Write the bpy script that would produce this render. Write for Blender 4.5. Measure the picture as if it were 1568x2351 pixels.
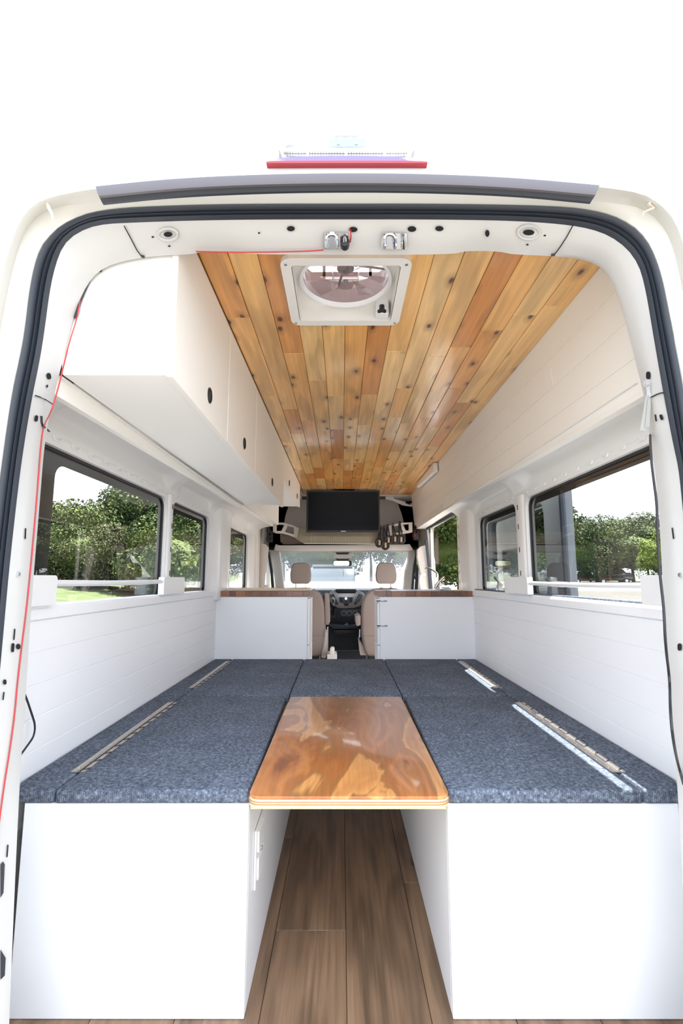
import bpy, bmesh, math, random
from mathutils import Vector, Matrix
from mathutils.geometry import tessellate_polygon
random.seed(7)
for o in list(bpy.data.objects): bpy.data.objects.remove(o)
SC = bpy.context.scene; COL = SC.collection
R = math.radians
# ---------------------------------------------------------------- camera
F_PX = 1120.0; PITCH = R(7.778); CAM_H = 1.0725
cd = bpy.data.cameras.new('camera'); cam = bpy.data.objects.new('camera', cd); COL.objects.link(cam)
cam.location = (0, 0, CAM_H); cam.rotation_euler = (R(90) + PITCH, 0, R(0.038))
cd.sensor_fit = 'HORIZONTAL'; cd.sensor_width = 36; cd.lens = F_PX / 1568 * 36; cd.clip_start = .02; cd.clip_end = 600
SC.camera = cam
# ---------------------------------------------------------------- sky, sun, exposure
w = bpy.data.worlds.new('world'); SC.world = w; w.use_nodes = True
nt = w.node_tree; nt.nodes.clear()
wo = nt.nodes.new('ShaderNodeOutputWorld'); wb = nt.nodes.new('ShaderNodeBackground')
tc = nt.nodes.new('ShaderNodeTexCoord'); sp = nt.nodes.new('ShaderNodeSeparateXYZ'); cr = nt.nodes.new('ShaderNodeValToRGB')
nt.links.new(tc.outputs['Generated'], sp.inputs[0]); nt.links.new(sp.outputs['Z'], cr.inputs[0])
cr.color_ramp.elements[0].color = (.90, .95, 1.03, 1); cr.color_ramp.elements[1].color = (.80, .91, 1.08, 1)
nt.links.new(cr.outputs[0], wb.inputs[0]); wb.inputs[1].default_value = 1.0; nt.links.new(wb.outputs[0], wo.inputs[0])
sd = bpy.data.lights.new('sun', 'SUN'); sun = bpy.data.objects.new('sun', sd); COL.objects.link(sun)
sd.energy = 12; sd.angle = R(.6); sd.color = (1, .95, .86)
sun.rotation_euler = Vector((-.25, -.22, -1)).to_track_quat('-Z', 'Y').to_euler()
vs = SC.view_settings; vs.view_transform = 'Standard'; vs.look = 'None'; vs.gamma = 1; vs.use_curve_mapping = False
vs.exposure = 1.95
SC.display_settings.display_device = 'sRGB'

# ---------------------------------------------------------------- measuring helpers (camera ray to a known plane)
def ray(u, v):
    a = (u - 784) / F_PX; b = (1175.5 - v) / F_PX
    return a, math.cos(PITCH) - b * math.sin(PITCH), math.sin(PITCH) + b * math.cos(PITCH)
def onX(u, v, X):
    a, y, z = ray(u, v); t = X / a; return (X, t * y, CAM_H + t * z)
def onY(u, v, Y):
    a, y, z = ray(u, v); t = Y / y; return (t * a, Y, CAM_H + t * z)
def onZ(u, v, Z):
    a, y, z = ray(u, v); t = (Z - CAM_H) / z; return (t * a, t * y, Z)
def onP(u, v, p, n):
    r = Vector(ray(u, v)); o = Vector((0, 0, CAM_H)); n = Vector(n)
    return tuple(o + r * ((Vector(p) - o).dot(n) / r.dot(n)))

# ---------------------------------------------------------------- materials
MATS = {}
def mat(name, col, rough=.5, metal=0, coat=0, spec=.5, bump=0, bscale=200, var=0, vscale=6, emit=None):
    if name in MATS: return MATS[name]
    m = bpy.data.materials.new(name); m.use_nodes = True; MATS[name] = m
    n = m.node_tree; b = n.nodes['Principled BSDF']
    b.inputs['Base Color'].default_value = (*col, 1); b.inputs['Roughness'].default_value = rough
    b.inputs['Metallic'].default_value = metal; b.inputs['Coat Weight'].default_value = coat
    b.inputs['Coat Roughness'].default_value = .08; b.inputs['Specular IOR Level'].default_value = spec
    t = n.nodes.new('ShaderNodeTexCoord')
    if var:
        nz = n.nodes.new('ShaderNodeTexNoise'); nz.inputs['Scale'].default_value = vscale; nz.inputs['Detail'].default_value = 5
        n.links.new(t.outputs['Object'], nz.inputs[0])
        mr = n.nodes.new('ShaderNodeMapRange'); mr.inputs[1].default_value = .3; mr.inputs[2].default_value = .7
        mr.inputs[3].default_value = 1 - var; mr.inputs[4].default_value = 1 + var
        n.links.new(nz.outputs[0], mr.inputs[0])
        mx = n.nodes.new('ShaderNodeVectorMath'); mx.operation = 'SCALE'; mx.inputs[0].default_value = col
        n.links.new(mr.outputs[0], mx.inputs['Scale']); n.links.new(mx.outputs[0], b.inputs['Base Color'])
    if bump:
        nb = n.nodes.new('ShaderNodeTexNoise'); nb.inputs['Scale'].default_value = bscale; nb.inputs['Detail'].default_value = 3
        n.links.new(t.outputs['Object'], nb.inputs[0])
        bp = n.nodes.new('ShaderNodeBump'); bp.inputs['Strength'].default_value = bump; bp.inputs['Distance'].default_value = .003
        n.links.new(nb.outputs[0], bp.inputs['Height']); n.links.new(bp.outputs[0], b.inputs['Normal'])
    return m
def chain(n, typ, ins, **kw):
    x = n.nodes.new(typ)
    for k, v in kw.items(): setattr(x, k, v)
    for k, v in ins.items():
        s = x.inputs[k]
        if isinstance(v, bpy.types.NodeSocket): n.links.new(v, s)
        else: s.default_value = v
    return x
def ramp(n, fac, stops):
    x = n.nodes.new('ShaderNodeValToRGB'); n.links.new(fac, x.inputs[0]); e = x.color_ramp.elements
    while len(e) < len(stops): e.new(.5)
    for el, (p, c) in zip(e, stops): el.position = p; el.color = (*c, 1)
    return x.outputs[0]
def mixc(n, fac, a, b, mode='MIX'):
    x = n.nodes.new('ShaderNodeMix'); x.data_type = 'RGBA'; x.blend_type = mode
    for s, v in ((x.inputs[0], fac), (x.inputs[6], a), (x.inputs[7], b)):
        if isinstance(v, bpy.types.NodeSocket): n.links.new(v, s)
        elif isinstance(v, (int, float)): s.default_value = v
        else: s.default_value = (*v, 1)
    return x.outputs[2]
def wood(name, tones, axis='Y', rough=.25, coat=.4, knots=.5, knotcol=(.10, .03, .01), grain=.35, kscale=5, bump=.15, fig=1):
    """planks: tone picked per object, streaks along the plank, growth figure and knots"""
    m = bpy.data.materials.new(name); m.use_nodes = True; MATS[name] = m
    n = m.node_tree; b = n.nodes['Principled BSDF']
    t = n.nodes.new('ShaderNodeTexCoord'); oi = n.nodes.new('ShaderNodeObjectInfo')
    off = chain(n, 'ShaderNodeVectorMath', {0: (37., 91., 53.), 'Scale': oi.outputs['Random']}, operation='SCALE')
    pos = chain(n, 'ShaderNodeVectorMath', {0: t.outputs['Object'], 1: off.outputs[0]}, operation='ADD').outputs[0]
    def stretch(a, l): return (a, l, a) if axis == 'Y' else (l, a, a)
    def sc(v): return chain(n, 'ShaderNodeVectorMath', {0: pos, 1: v}, operation='MULTIPLY').outputs[0]
    base = ramp(n, oi.outputs['Random'], tones)
    st = chain(n, 'ShaderNodeTexNoise', {'Vector': sc(stretch(55, 1.6)), 'Scale': 1., 'Detail': 6., 'Roughness': .65})
    wv = chain(n, 'ShaderNodeTexNoise', {'Vector': sc(stretch(9, 1.3)), 'Scale': 1., 'Detail': 2.})
    rg = chain(n, 'ShaderNodeMath', {0: wv.outputs[0], 1: 22.}, operation='MULTIPLY')
    rs = chain(n, 'ShaderNodeMath', {0: rg.outputs[0]}, operation='SINE')
    r2 = chain(n, 'ShaderNodeMapRange', {0: rs.outputs[0], 1: -.2, 2: 1., 3: 1., 4: 1 - .28 * fig})
    s2 = chain(n, 'ShaderNodeMapRange', {0: st.outputs[0], 1: .3, 2: .75, 3: 1 + grain * .4, 4: 1 - grain})
    mm = chain(n, 'ShaderNodeMath', {0: r2.outputs[0], 1: s2.outputs[0]}, operation='MULTIPLY')
    c = chain(n, 'ShaderNodeVectorMath', {0: base, 'Scale': mm.outputs[0]}, operation='SCALE').outputs[0]
    dk = chain(n, 'ShaderNodeTexNoise', {'Vector': sc(stretch(7, .9)), 'Scale': 1., 'Detail': 3.})
    df = chain(n, 'ShaderNodeMapRange', {0: dk.outputs[0], 1: .54, 2: .74, 3: 0., 4: .38})
    c = mixc(n, df.outputs[0], c, tuple(x * .55 for x in tones[-1][1]))
    if knots:
        wob = chain(n, 'ShaderNodeTexNoise', {'Vector': sc((30, 30, 30)), 'Scale': 1., 'Detail': 2.})
        vo = chain(n, 'ShaderNodeTexVoronoi', {'Vector': sc(stretch(kscale * 2.0, kscale)), 'Scale': 1.}, voronoi_dimensions='2D')
        vd = chain(n, 'ShaderNodeMath', {0: wob.outputs[0], 1: .10, 2: vo.outputs['Distance']}, operation='MULTIPLY_ADD')
        kn = chain(n, 'ShaderNodeMapRange', {0: vd.outputs[0], 1: .10, 2: .155, 3: 1., 4: 0.})
        halo = chain(n, 'ShaderNodeMapRange', {0: vd.outputs[0], 1: .12, 2: .32, 3: .5, 4: 0.})
        sx = n.nodes.new('ShaderNodeSeparateColor'); n.links.new(vo.outputs['Color'], sx.inputs[0])
        sel = chain(n, 'ShaderNodeMath', {0: sx.outputs[0], 1: 1 - knots}, operation='GREATER_THAN')
        k1 = chain(n, 'ShaderNodeMath', {0: halo.outputs[0], 1: sel.outputs[0]}, operation='MULTIPLY')
        k2 = chain(n, 'ShaderNodeMath', {0: kn.outputs[0], 1: sel.outputs[0]}, operation='MULTIPLY')
        c = mixc(n, k1.outputs[0], c, tuple(x * 2.2 for x in knotcol)); c = mixc(n, k2.outputs[0], c, knotcol)
    n.links.new(c, b.inputs['Base Color'])
    b.inputs['Roughness'].default_value = rough; b.inputs['Coat Weight'].default_value = coat; b.inputs['Coat Roughness'].default_value = .12
    bp = chain(n, 'ShaderNodeBump', {'Strength': bump, 'Distance': .002, 'Height': st.outputs[0]})
    n.links.new(bp.outputs[0], b.inputs['Normal'])
    return m
wood('cedar', [(0, (.98, .64, .27)), (.3, (.97, .56, .19)), (.62, (.93, .47, .135)), (.86, (.80, .34, .085)), (1, (.52, .18, .042))], rough=.3, coat=.75, knots=.40, kscale=5.0, knotcol=(.085, .028, .010), grain=.27, fig=.8)
wood('oak', [(0, (.29, .18, .105)), (1, (.24, .145, .088))], rough=.42, coat=.0, knots=.22, knotcol=(.05, .025, .015), grain=.50, kscale=2.2, bump=.3, fig=1.2)
wood('butcher_block', [(0, (.30, .115, .05)), (.5, (.20, .07, .032)), (1, (.12, .042, .02))], rough=.3, coat=.4, knots=0, grain=.3, fig=.5)
def ply_top():
    m = bpy.data.materials.new('varnished_plywood'); m.use_nodes = True; MATS['ply'] = m
    n = m.node_tree; b = n.nodes['Principled BSDF']; t = n.nodes.new('ShaderNodeTexCoord')
    def sc(v): return chain(n, 'ShaderNodeVectorMath', {0: t.outputs['Object'], 1: v}, operation='MULTIPLY').outputs[0]
    a = chain(n, 'ShaderNodeTexNoise', {'Vector': sc((5, 1.5, 5)), 'Scale': 1.35, 'Detail': 3., 'Distortion': 1.0})
    rg = chain(n, 'ShaderNodeMath', {0: a.outputs[0], 1: 26.}, operation='MULTIPLY')
    rs = chain(n, 'ShaderNodeMath', {0: rg.outputs[0]}, operation='SINE')
    base = ramp(n, a.outputs[0], [(.32, (.33, .10, .028)), (.42, (.50, .19, .055)), (.50, (.38, .125, .035)), (.58, (.68, .31, .10)), (.70, (.50, .20, .065))])
    ln = chain(n, 'ShaderNodeMapRange', {0: rs.outputs[0], 1: .55, 2: 1., 3: 1., 4: .66})
    st = chain(n, 'ShaderNodeTexNoise', {'Vector': sc((90, 5, 5)), 'Scale': 1., 'Detail': 4.})
    s2 = chain(n, 'ShaderNodeMapRange', {0: st.outputs[0], 1: .3, 2: .7, 3: 1.1, 4: .86})
    mm = chain(n, 'ShaderNodeMath', {0: ln.outputs[0], 1: s2.outputs[0]}, operation='MULTIPLY')
    c = chain(n, 'ShaderNodeVectorMath', {0: base, 'Scale': mm.outputs[0]}, operation='SCALE').outputs[0]
    n.links.new(c, b.inputs['Base Color']); b.inputs['Roughness'].default_value = .35; b.inputs['Coat Weight'].default_value = .45; b.inputs['Coat Roughness'].default_value = .07
    bp = chain(n, 'ShaderNodeBump', {'Strength': .35, 'Distance': .004, 'Height': a.outputs[0]}); n.links.new(bp.outputs[0], b.inputs['Normal']); n.links.new(bp.outputs[0], b.inputs['Coat Normal'])
ply_top()
def carpet_mat(name, axis):
    m = bpy.data.materials.new(name); m.use_nodes = True; MATS[name] = m
    n = m.node_tree; b = n.nodes['Principled BSDF']; t = n.nodes.new('ShaderNodeTexCoord')
    g = n.nodes.new('ShaderNodeNewGeometry')
    n1 = chain(n, 'ShaderNodeTexNoise', {'Vector': g.outputs['Position'], 'Scale': 105., 'Detail': 6., 'Roughness': .85})
    c = ramp(n, n1.outputs[0], [(.34, (.025, .033, .05)), (.46, (.095, .115, .155)), (.54, (.15, .178, .23)), (.66, (.36, .39, .45))])
    n2 = chain(n, 'ShaderNodeTexNoise', {'Vector': g.outputs['Position'], 'Scale': 7., 'Detail': 3.})
    v = chain(n, 'ShaderNodeMapRange', {0: n2.outputs[0], 1: .3, 2: .7, 3: .88, 4: 1.12})
    c = chain(n, 'ShaderNodeVectorMath', {0: c, 'Scale': v.outputs[0]}, operation='SCALE').outputs[0]
    n.links.new(c, b.inputs['Base Color']); b.inputs['Roughness'].default_value = .95; b.inputs['Specular IOR Level'].default_value = .15
    sx = n.nodes.new('ShaderNodeSeparateXYZ'); n.links.new(g.outputs['Position'], sx.inputs[0])
    rb = chain(n, 'ShaderNodeMath', {0: sx.outputs[axis], 1: 1250.}, operation='MULTIPLY'); rs = chain(n, 'ShaderNodeMath', {0: rb.outputs[0]}, operation='SINE')
    ad = chain(n, 'ShaderNodeMath', {0: n1.outputs[0], 1: 3., 2: rs.outputs[0]}, operation='MULTIPLY_ADD')
    bp = chain(n, 'ShaderNodeBump', {'Strength': .5, 'Distance': .0015, 'Height': ad.outputs[0]}); n.links.new(bp.outputs[0], b.inputs['Normal'])
carpet_mat('carpet', 'X')
def glass(name, tint, k=1.5, base=.02, dust=0):
    m = bpy.data.materials.new(name); m.use_nodes = True; MATS[name] = m; n = m.node_tree; n.nodes.clear()
    out = n.nodes.new('ShaderNodeOutputMaterial'); tr = n.nodes.new('ShaderNodeBsdfTransparent'); tr.inputs[0].default_value = (*tint, 1)
    gl = n.nodes.new('ShaderNodeBsdfGlossy'); gl.inputs['Roughness'].default_value = .0
    lw = n.nodes.new('ShaderNodeLayerWeight'); lw.inputs[0].default_value = .5
    f5 = chain(n, 'ShaderNodeMath', {0: lw.outputs['Facing'], 1: 5.}, operation='POWER')
    fs = chain(n, 'ShaderNodeMath', {0: f5.outputs[0], 1: .95, 2: .045}, operation='MULTIPLY_ADD')
    f = chain(n, 'ShaderNodeMath', {0: fs.outputs[0], 1: k, 2: base}, operation='MULTIPLY_ADD', use_clamp=True)
    mx = n.nodes.new('ShaderNodeMixShader'); n.links.new(f.outputs[0], mx.inputs[0]); n.links.new(tr.outputs[0], mx.inputs[1]); n.links.new(gl.outputs[0], mx.inputs[2])
    last = mx.outputs[0]
    if dust:
        tl = n.nodes.new('ShaderNodeBsdfTranslucent'); tl.inputs[0].default_value = (.8, .82, .84, 1)
        dn = n.nodes.new('ShaderNodeTexNoise'); dn.inputs['Scale'].default_value = 3; dn.inputs['Detail'].default_value = 8
        dm = chain(n, 'ShaderNodeMapRange', {0: dn.outputs[0], 1: .3, 2: .7, 3: dust * .7, 4: dust * 1.3})
        m2 = n.nodes.new('ShaderNodeMixShader'); n.links.new(dm.outputs[0], m2.inputs[0]); n.links.new(last, m2.inputs[1]); n.links.new(tl.outputs[0], m2.inputs[2]); last = m2.outputs[0]
    n.links.new(last, out.inputs[0]); return m
glass('window_glass', (.72, .76, .78), 1.6, .02); glass('windshield_glass', (.84, .89, .89), 1.2, .03, dust=.17); glass('privacy_glass', (.20, .21, .21), 1.2, .02); glass('clear_pane', (.85, .88, .88), 1., .02)
glass('smoked_plastic', (.74, .62, .60), 1.2, .04, dust=.25); glass('clear_plastic', (.86, .80, .79), 1.6, .06)
mat('van_paint', (.60, .615, .63), .35, coat=.25); mat('reveal_darkened', (.52, .51, .49), .4, coat=.2, bump=.05, bscale=350); mat('van_primer', (.88, .87, .855), .38, coat=.25, bump=.05, bscale=350)  # reveal: van paint darkened in colour where rear light would blow it out
mat('cream_paint', (.60, .585, .53), .42, coat=.2)
mat('white_board', (.93, .92, .895), .42, bump=.06, bscale=60); mat('warm_white', (.93, .905, .85), .4)
mat('shiplap', (.92, .93, .95), .4, bump=.05, bscale=40); mat('bench_white', (.88, .895, .915), .35, bump=.04, bscale=30)  # both whites carry a slight blue cast of skylight in their colour
mat('rubber', (.028, .034, .046), .45, bump=.08, bscale=300); mat('black_plastic', (.012, .013, .015), .4)
mat('dark_dash', (.022, .026, .034), .5, bump=.1, bscale=400); mat('silver_plastic', (.42, .43, .46), .3, .5)
mat('chrome', (.8, .8, .82), .08, 1); mat('steel', (.62, .62, .64), .22, 1); mat('hinge_brass', (.55, .50, .45), .35, .8)
mat('beige_cloth', (.30, .245, .22), .9, bump=.4, bscale=700); mat('beige_trim', (.60, .545, .49), .6, bump=.1, bscale=300)
mat('headliner', (.58, .545, .51), .9, bump=.2, bscale=300); mat('light_trim', (.76, .71, .66), .5)
mat('frit', (.055, .042, .038), .35); mat('red_lens', (.38, .02, .03), .2, coat=.3); mat('lens_top', (.20, .165, .34), .3, spec=.2)
mat('red_wire', (.50, .03, .03), .4); mat('black_wire', (.015, .015, .02), .45)
mat('white_plastic', (.86, .86, .86), .3); mat('fan_white', (.86, .84, .80), .35); mat('blue_tape', (.24, .29, .33), .5)
mat('hole_black', (.006, .006, .007), .9); mat('maple', (.78, .60, .36), .35, coat=.3, var=.15, vscale=40)
mat('rope', (.40, .35, .26), .95, bump=1, bscale=900, var=.25, vscale=260); mat('screen', (.003, .005, .010), .16, spec=.14)
mat('tan_leather', (.45, .30, .18), .6); mat('mirror', (.75, .72, .42), .05, 1); mat('dust_brown', (.30, .18, .08), .9)
mat('road_grey', (.062, .062, .06), .95, var=.12, vscale=1.3); mat('asphalt', (.10, .098, .095), .95, var=.12, vscale=1.3, bump=.6, bscale=30)
mat('gravel', (.046, .040, .033), .95, var=.25, vscale=3, bump=1, bscale=40)
mat('grass', (.045, .062, .014), .95, var=.4, vscale=2, bump=1, bscale=30)
mat('bark', (.10, .07, .05), .9, bump=.6, bscale=20)
mat('tyre', (.02, .02, .02), .8); mat('car_glass', (.02, .025, .03), .05, coat=1)
mat('hood_darkened', (.52, .53, .54), .5); mat('card_white', (.8, .8, .78), .6); mat('blue_bag', (.10, .22, .40), .3)  # hood: white plastic darkened in colour to stand out from the bright sky
def leaf(name, a, b_, c_):
    m = bpy.data.materials.new(name); m.use_nodes = True; MATS[name] = m; n = m.node_tree; b = n.nodes['Principled BSDF']
    g = n.nodes.new('ShaderNodeNewGeometry'); nz = chain(n, 'ShaderNodeTexNoise', {'Vector': g.outputs['Position'], 'Scale': .9, 'Detail': 4.})
    ri = g.outputs['Random Per Island']
    ad = chain(n, 'ShaderNodeMath', {0: ri, 1: .45, 2: nz.outputs[0]}, operation='MULTIPLY_ADD')
    n.links.new(ramp(n, ad.outputs[0], [(.45, a), (.7, b_), (.95, c_)]), b.inputs['Base Color']); b.inputs['Roughness'].default_value = .75
    b.inputs['Specular IOR Level'].default_value = .2
leaf('leaf_dark', (.008, .016, .006), (.022, .040, .010), (.06, .085, .018))
leaf('leaf_mid', (.014, .026, .008), (.04, .062, .014), (.10, .13, .025))
leaf('leaf_bright', (.04, .065, .012), (.11, .15, .025), (.24, .27, .06))
leaf('leaf_olive', (.018, .022, .009), (.055, .06, .024), (.13, .135, .055))
M = MATS

# ---------------------------------------------------------------- object helpers
WL = {}     # world location of every object made here
def put(o, parent, loc):
    COL.objects.link(o); WL[o] = Vector(loc)
    if parent is not None: o.parent = parent; o.location = Vector(loc) - WL[parent]
    else: o.location = loc
    return o
def tag(o, label=None, cat=None, group=None, kind=None):
    if label: o['label'] = label
    if cat: o['category'] = cat
    if group: o['group'] = group
    if kind: o['kind'] = kind
    return o
def thing(name, label, cat, loc, group=None):
    o = bpy.data.objects.new(name, None); o.empty_display_size = .05
    put(o, None, loc); return tag(o, label, cat, group)
def struct_empty(name, loc=(0, 0, 0)):
    o = bpy.data.objects.new(name, None); put(o, None, loc); o['kind'] = 'structure'; return o
def obj(name, bm, m, parent=None, smooth=False, angle=35, keep=False):
    """links bm as one mesh object with its origin in its middle"""
    bmesh.ops.recalc_face_normals(bm, faces=bm.faces) if not keep else None
    bm.verts.ensure_lookup_table()
    lo = Vector([min(v.co[i] for v in bm.verts) for i in range(3)]); hi = Vector([max(v.co[i] for v in bm.verts) for i in range(3)])
    c = (lo + hi) / 2
    for v in bm.verts: v.co -= c
    me = bpy.data.meshes.new(name); bm.to_mesh(me); bm.free()
    if smooth:
        me.shade_smooth()
        me.set_sharp_from_angle(angle=R(angle))
    ms = m if isinstance(m, (list, tuple)) else [m]
    for x in ms: me.materials.append(MATS[x] if isinstance(x, str) else x)
    o = bpy.data.objects.new(name, me); put(o, parent, c); return o
def copy_tree(o, loc, rz=0, label=None, group=None):
    def rec(s, p):
        c = s.copy(); COL.objects.link(c)
        if p is not None: c.parent = p
        for ch in list(s.children): rec(ch, c)
        return c
    r = rec(o, None); r.location = loc; r.rotation_euler = (0, 0, rz); WL[r] = Vector(loc)
    if label: r['label'] = label
    if group: r['group'] = group
    return r
def B(): return bmesh.new()
def box(bm, x0, x1, y0, y1, z0, z1, bev=0, seg=2, mi=0):
    t = bmesh.new()
    bmesh.ops.create_cube(t, size=1)
    for v in t.verts: v.co = ((x0 + x1) / 2 + v.co.x * (x1 - x0), (y0 + y1) / 2 + v.co.y * (y1 - y0), (z0 + z1) / 2 + v.co.z * (z1 - z0))
    if bev: bmesh.ops.bevel(t, geom=t.edges[:], offset=bev, segments=seg, profile=.5, affect='EDGES')
    return merge(bm, t, mi)
def merge(bm, t, mi=0, M4=None):
    mp = {}
    for v in t.verts: mp[v] = bm.verts.new(M4 @ v.co if M4 else v.co)
    for f in t.faces:
        try:
            nf = bm.faces.new([mp[v] for v in f.verts]); nf.material_index = mi
        except ValueError: pass
    t.free(); return bm
def prism(bm, pts, d, bev=0, seg=2, mi=0):
    """planar polygon pts extruded along vector d"""
    t = bmesh.new(); vs_ = [t.verts.new(p) for p in pts]; f = t.faces.new(vs_)
    r = bmesh.ops.extrude_face_region(t, geom=[f])
    for v in r['geom']:
        if isinstance(v, bmesh.types.BMVert): v.co += Vector(d)
    bmesh.ops.recalc_face_normals(t, faces=t.faces)
    if bev: bmesh.ops.bevel(t, geom=t.edges[:], offset=bev, segments=seg, profile=.5, affect='EDGES', clamp_overlap=True)
    return merge(bm, t, mi)
def pxp(bm, px, Y, d, bev=0, mi=0, seg=2):   # prism from measured outline on the plane y=Y, thickness d away from the viewer
    return prism(bm, [onY(u, v, Y) for u, v in px], (0, d, 0), bev, seg, mi)
def tube(bm, pts, r, n=8, cap=True, mi=0, flat=None):
    pts = [Vector(p) for p in pts]; t = bmesh.new(); rings = []
    up = Vector((0, 0, 1)); N = len(pts); prev = None
    for i, p in enumerate(pts):
        d = (pts[min(i + 1, N - 1)] - pts[max(i - 1, 0)]).normalized()
        if prev is None:
            a = d.cross(up)
            if a.length < .1: a = d.cross(Vector((1, 0, 0)))
            a.normalize()
        else:
            a = prev - d * prev.dot(d); a.normalize()
        prev = a; b = d.cross(a); rr = r[i] if isinstance(r, (list, tuple)) else r
        rings.append([t.verts.new(p + (a * math.cos(k * 2 * math.pi / n) + b * math.sin(k * 2 * math.pi / n) * (flat or 1)) * rr) for k in range(n)])
    for i in range(N - 1):
        for k in range(n): t.faces.new((rings[i][k], rings[i][(k + 1) % n], rings[i + 1][(k + 1) % n], rings[i + 1][k]))
    if cap: t.faces.new(rings[0][::-1]); t.faces.new(rings[-1])
    return merge(bm, t, mi)
def cyl(bm, p, axis, r, h, n=20, r2=None, mi=0):
    a = Vector(axis).normalized() * h; p = Vector(p)
    return tube(bm, [p, p + a], [r, r if r2 is None else r2], n, mi=mi)
def smoothpts(pts, it=2):
    pts = [Vector(p) for p in pts]
    for _ in range(it):
        q = [pts[0]]
        for a, b in zip(pts, pts[1:]): q += [a * .75 + b * .25, a * .25 + b * .75]
        q.append(pts[-1]); pts = q
    return pts
def rrect(a0, a1, b0, b1, r, n=5):
    rs = r if isinstance(r, (list, tuple)) else [r] * 4
    out = []
    for (cx, cy, t0), q in zip(((a1, b1, 0), (a0, b1, 90), (a0, b0, 180), (a1, b0, 270)), rs):
        sx = -1 if cx == a1 else 1; sy = -1 if cy == b1 else 1
        for k in range(n + 1):
            t = R(t0 + 90 * k / n); out.append((cx + sx * q + q * math.cos(t), cy + sy * q + q * math.sin(t)))
    return out
def holed(bm, outer, holes, f, d=None, mi=0):
    """flat panel with holes; f maps (a,b)->3D; d = thickness vector (walls the holes and rim too)"""
    loops = [outer] + holes; tri = tessellate_polygon([[Vector((a, b, 0)) for a, b in l] for l in loops])
    flat = [p for l in loops for p in l]
    A = [bm.verts.new(f(a, b)) for a, b in flat]
    for t in tri:
        try: bm.faces.new([A[i] for i in t]).material_index = mi
        except ValueError: pass
    if d is not None:
        D = Vector(d); C = [bm.verts.new(v.co + D) for v in A]
        for t in tri:
            try: bm.faces.new([C[i] for i in t][::-1]).material_index = mi
            except ValueError: pass
        k = 0
        for l in loops:
            n = len(l)
            for i in range(n):
                j = (i + 1) % n
                bm.faces.new((A[k + i], A[k + j], C[k + j], C[k + i])).material_index = mi
            k += n
    return bm
def ring_strip(bm, lo, li, f, mi=0):
    A = [bm.verts.new(f(*p)) for p in lo]; C = [bm.verts.new(f(*p)) for p in li]; n = len(A)
    for i in range(n):
        j = (i + 1) % n; bm.faces.new((A[i], A[j], C[j], C[i])).material_index = mi
    return bm
def resample(pts, n):
    pts = [Vector(p) for p in pts]; L = [0]
    for a, b in zip(pts, pts[1:]): L.append(L[-1] + (b - a).length)
    out = []; k = 0
    for i in range(n):
        s = L[-1] * i / (n - 1)
        while k < len(L) - 2 and L[k + 1] < s: k += 1
        t = (s - L[k]) / max(1e-9, L[k + 1] - L[k]); out.append(pts[k].lerp(pts[k + 1], min(1, t)))
    return out
def loft(bm, curves, mi=0):
    V = [[bm.verts.new(p) for p in c] for c in curves]
    for a, b in zip(V, V[1:]):
        for i in range(len(a) - 1): bm.faces.new((a[i], a[i + 1], b[i + 1], b[i])).material_index = mi
    return bm

# ================================================================= STRUCTURE
CZ = 2.0                          # ceiling height
XL, XR = -.885, .929              # inner faces of the body sides
LW, RW = -.868, .912              # lined lower walls
BED = .531; ZB = .4956; Y0 = 1.354; YF = 3.43

# ground rising gently away from the van
def gz(x, y): return -.72 + .020 * max(0, y - 1) + (.12 * max(0, -x - 3.5) if x > -24 else .12 * 20.5) * min(1, max(0, (y + 2) / 14))
def ground(name, m, x0, x1, y0, y1, nx, ny, dz=0, **k):
    bm = B(); V = [[bm.verts.new((x0 + (x1 - x0) * i / nx, y0 + (y1 - y0) * j / ny, gz(x0 + (x1 - x0) * i / nx, y0 + (y1 - y0) * j / ny) + dz)) for i in range(nx + 1)] for j in range(ny + 1)]
    for j in range(ny):
        for i in range(nx): bm.faces.new((V[j][i], V[j][i + 1], V[j + 1][i + 1], V[j + 1][i]))
    return tag(obj(name, bm, m), kind='structure', **k)
ground('ground', 'asphalt', -120, 140, -60, 160, 65, 55)
ground('gravel_lot', 'gravel', 6, 60, 8, 40, 18, 12, .012)
ground('road', 'road_grey', 2, 120, 52, 70, 30, 6, .02)
ground('road', 'road_grey', -14, 6, 8.0, 14, 20, 6, .012)
ground('lawn', 'grass', -14, 5.8, 14, 60, 20, 14, .015)
ground('lawn', 'grass', -34, -4.5, 6, 30, 30, 24, .03)
ground('lawn', 'grass', 14, 110, 68, 80, 20, 6, .03)

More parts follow.
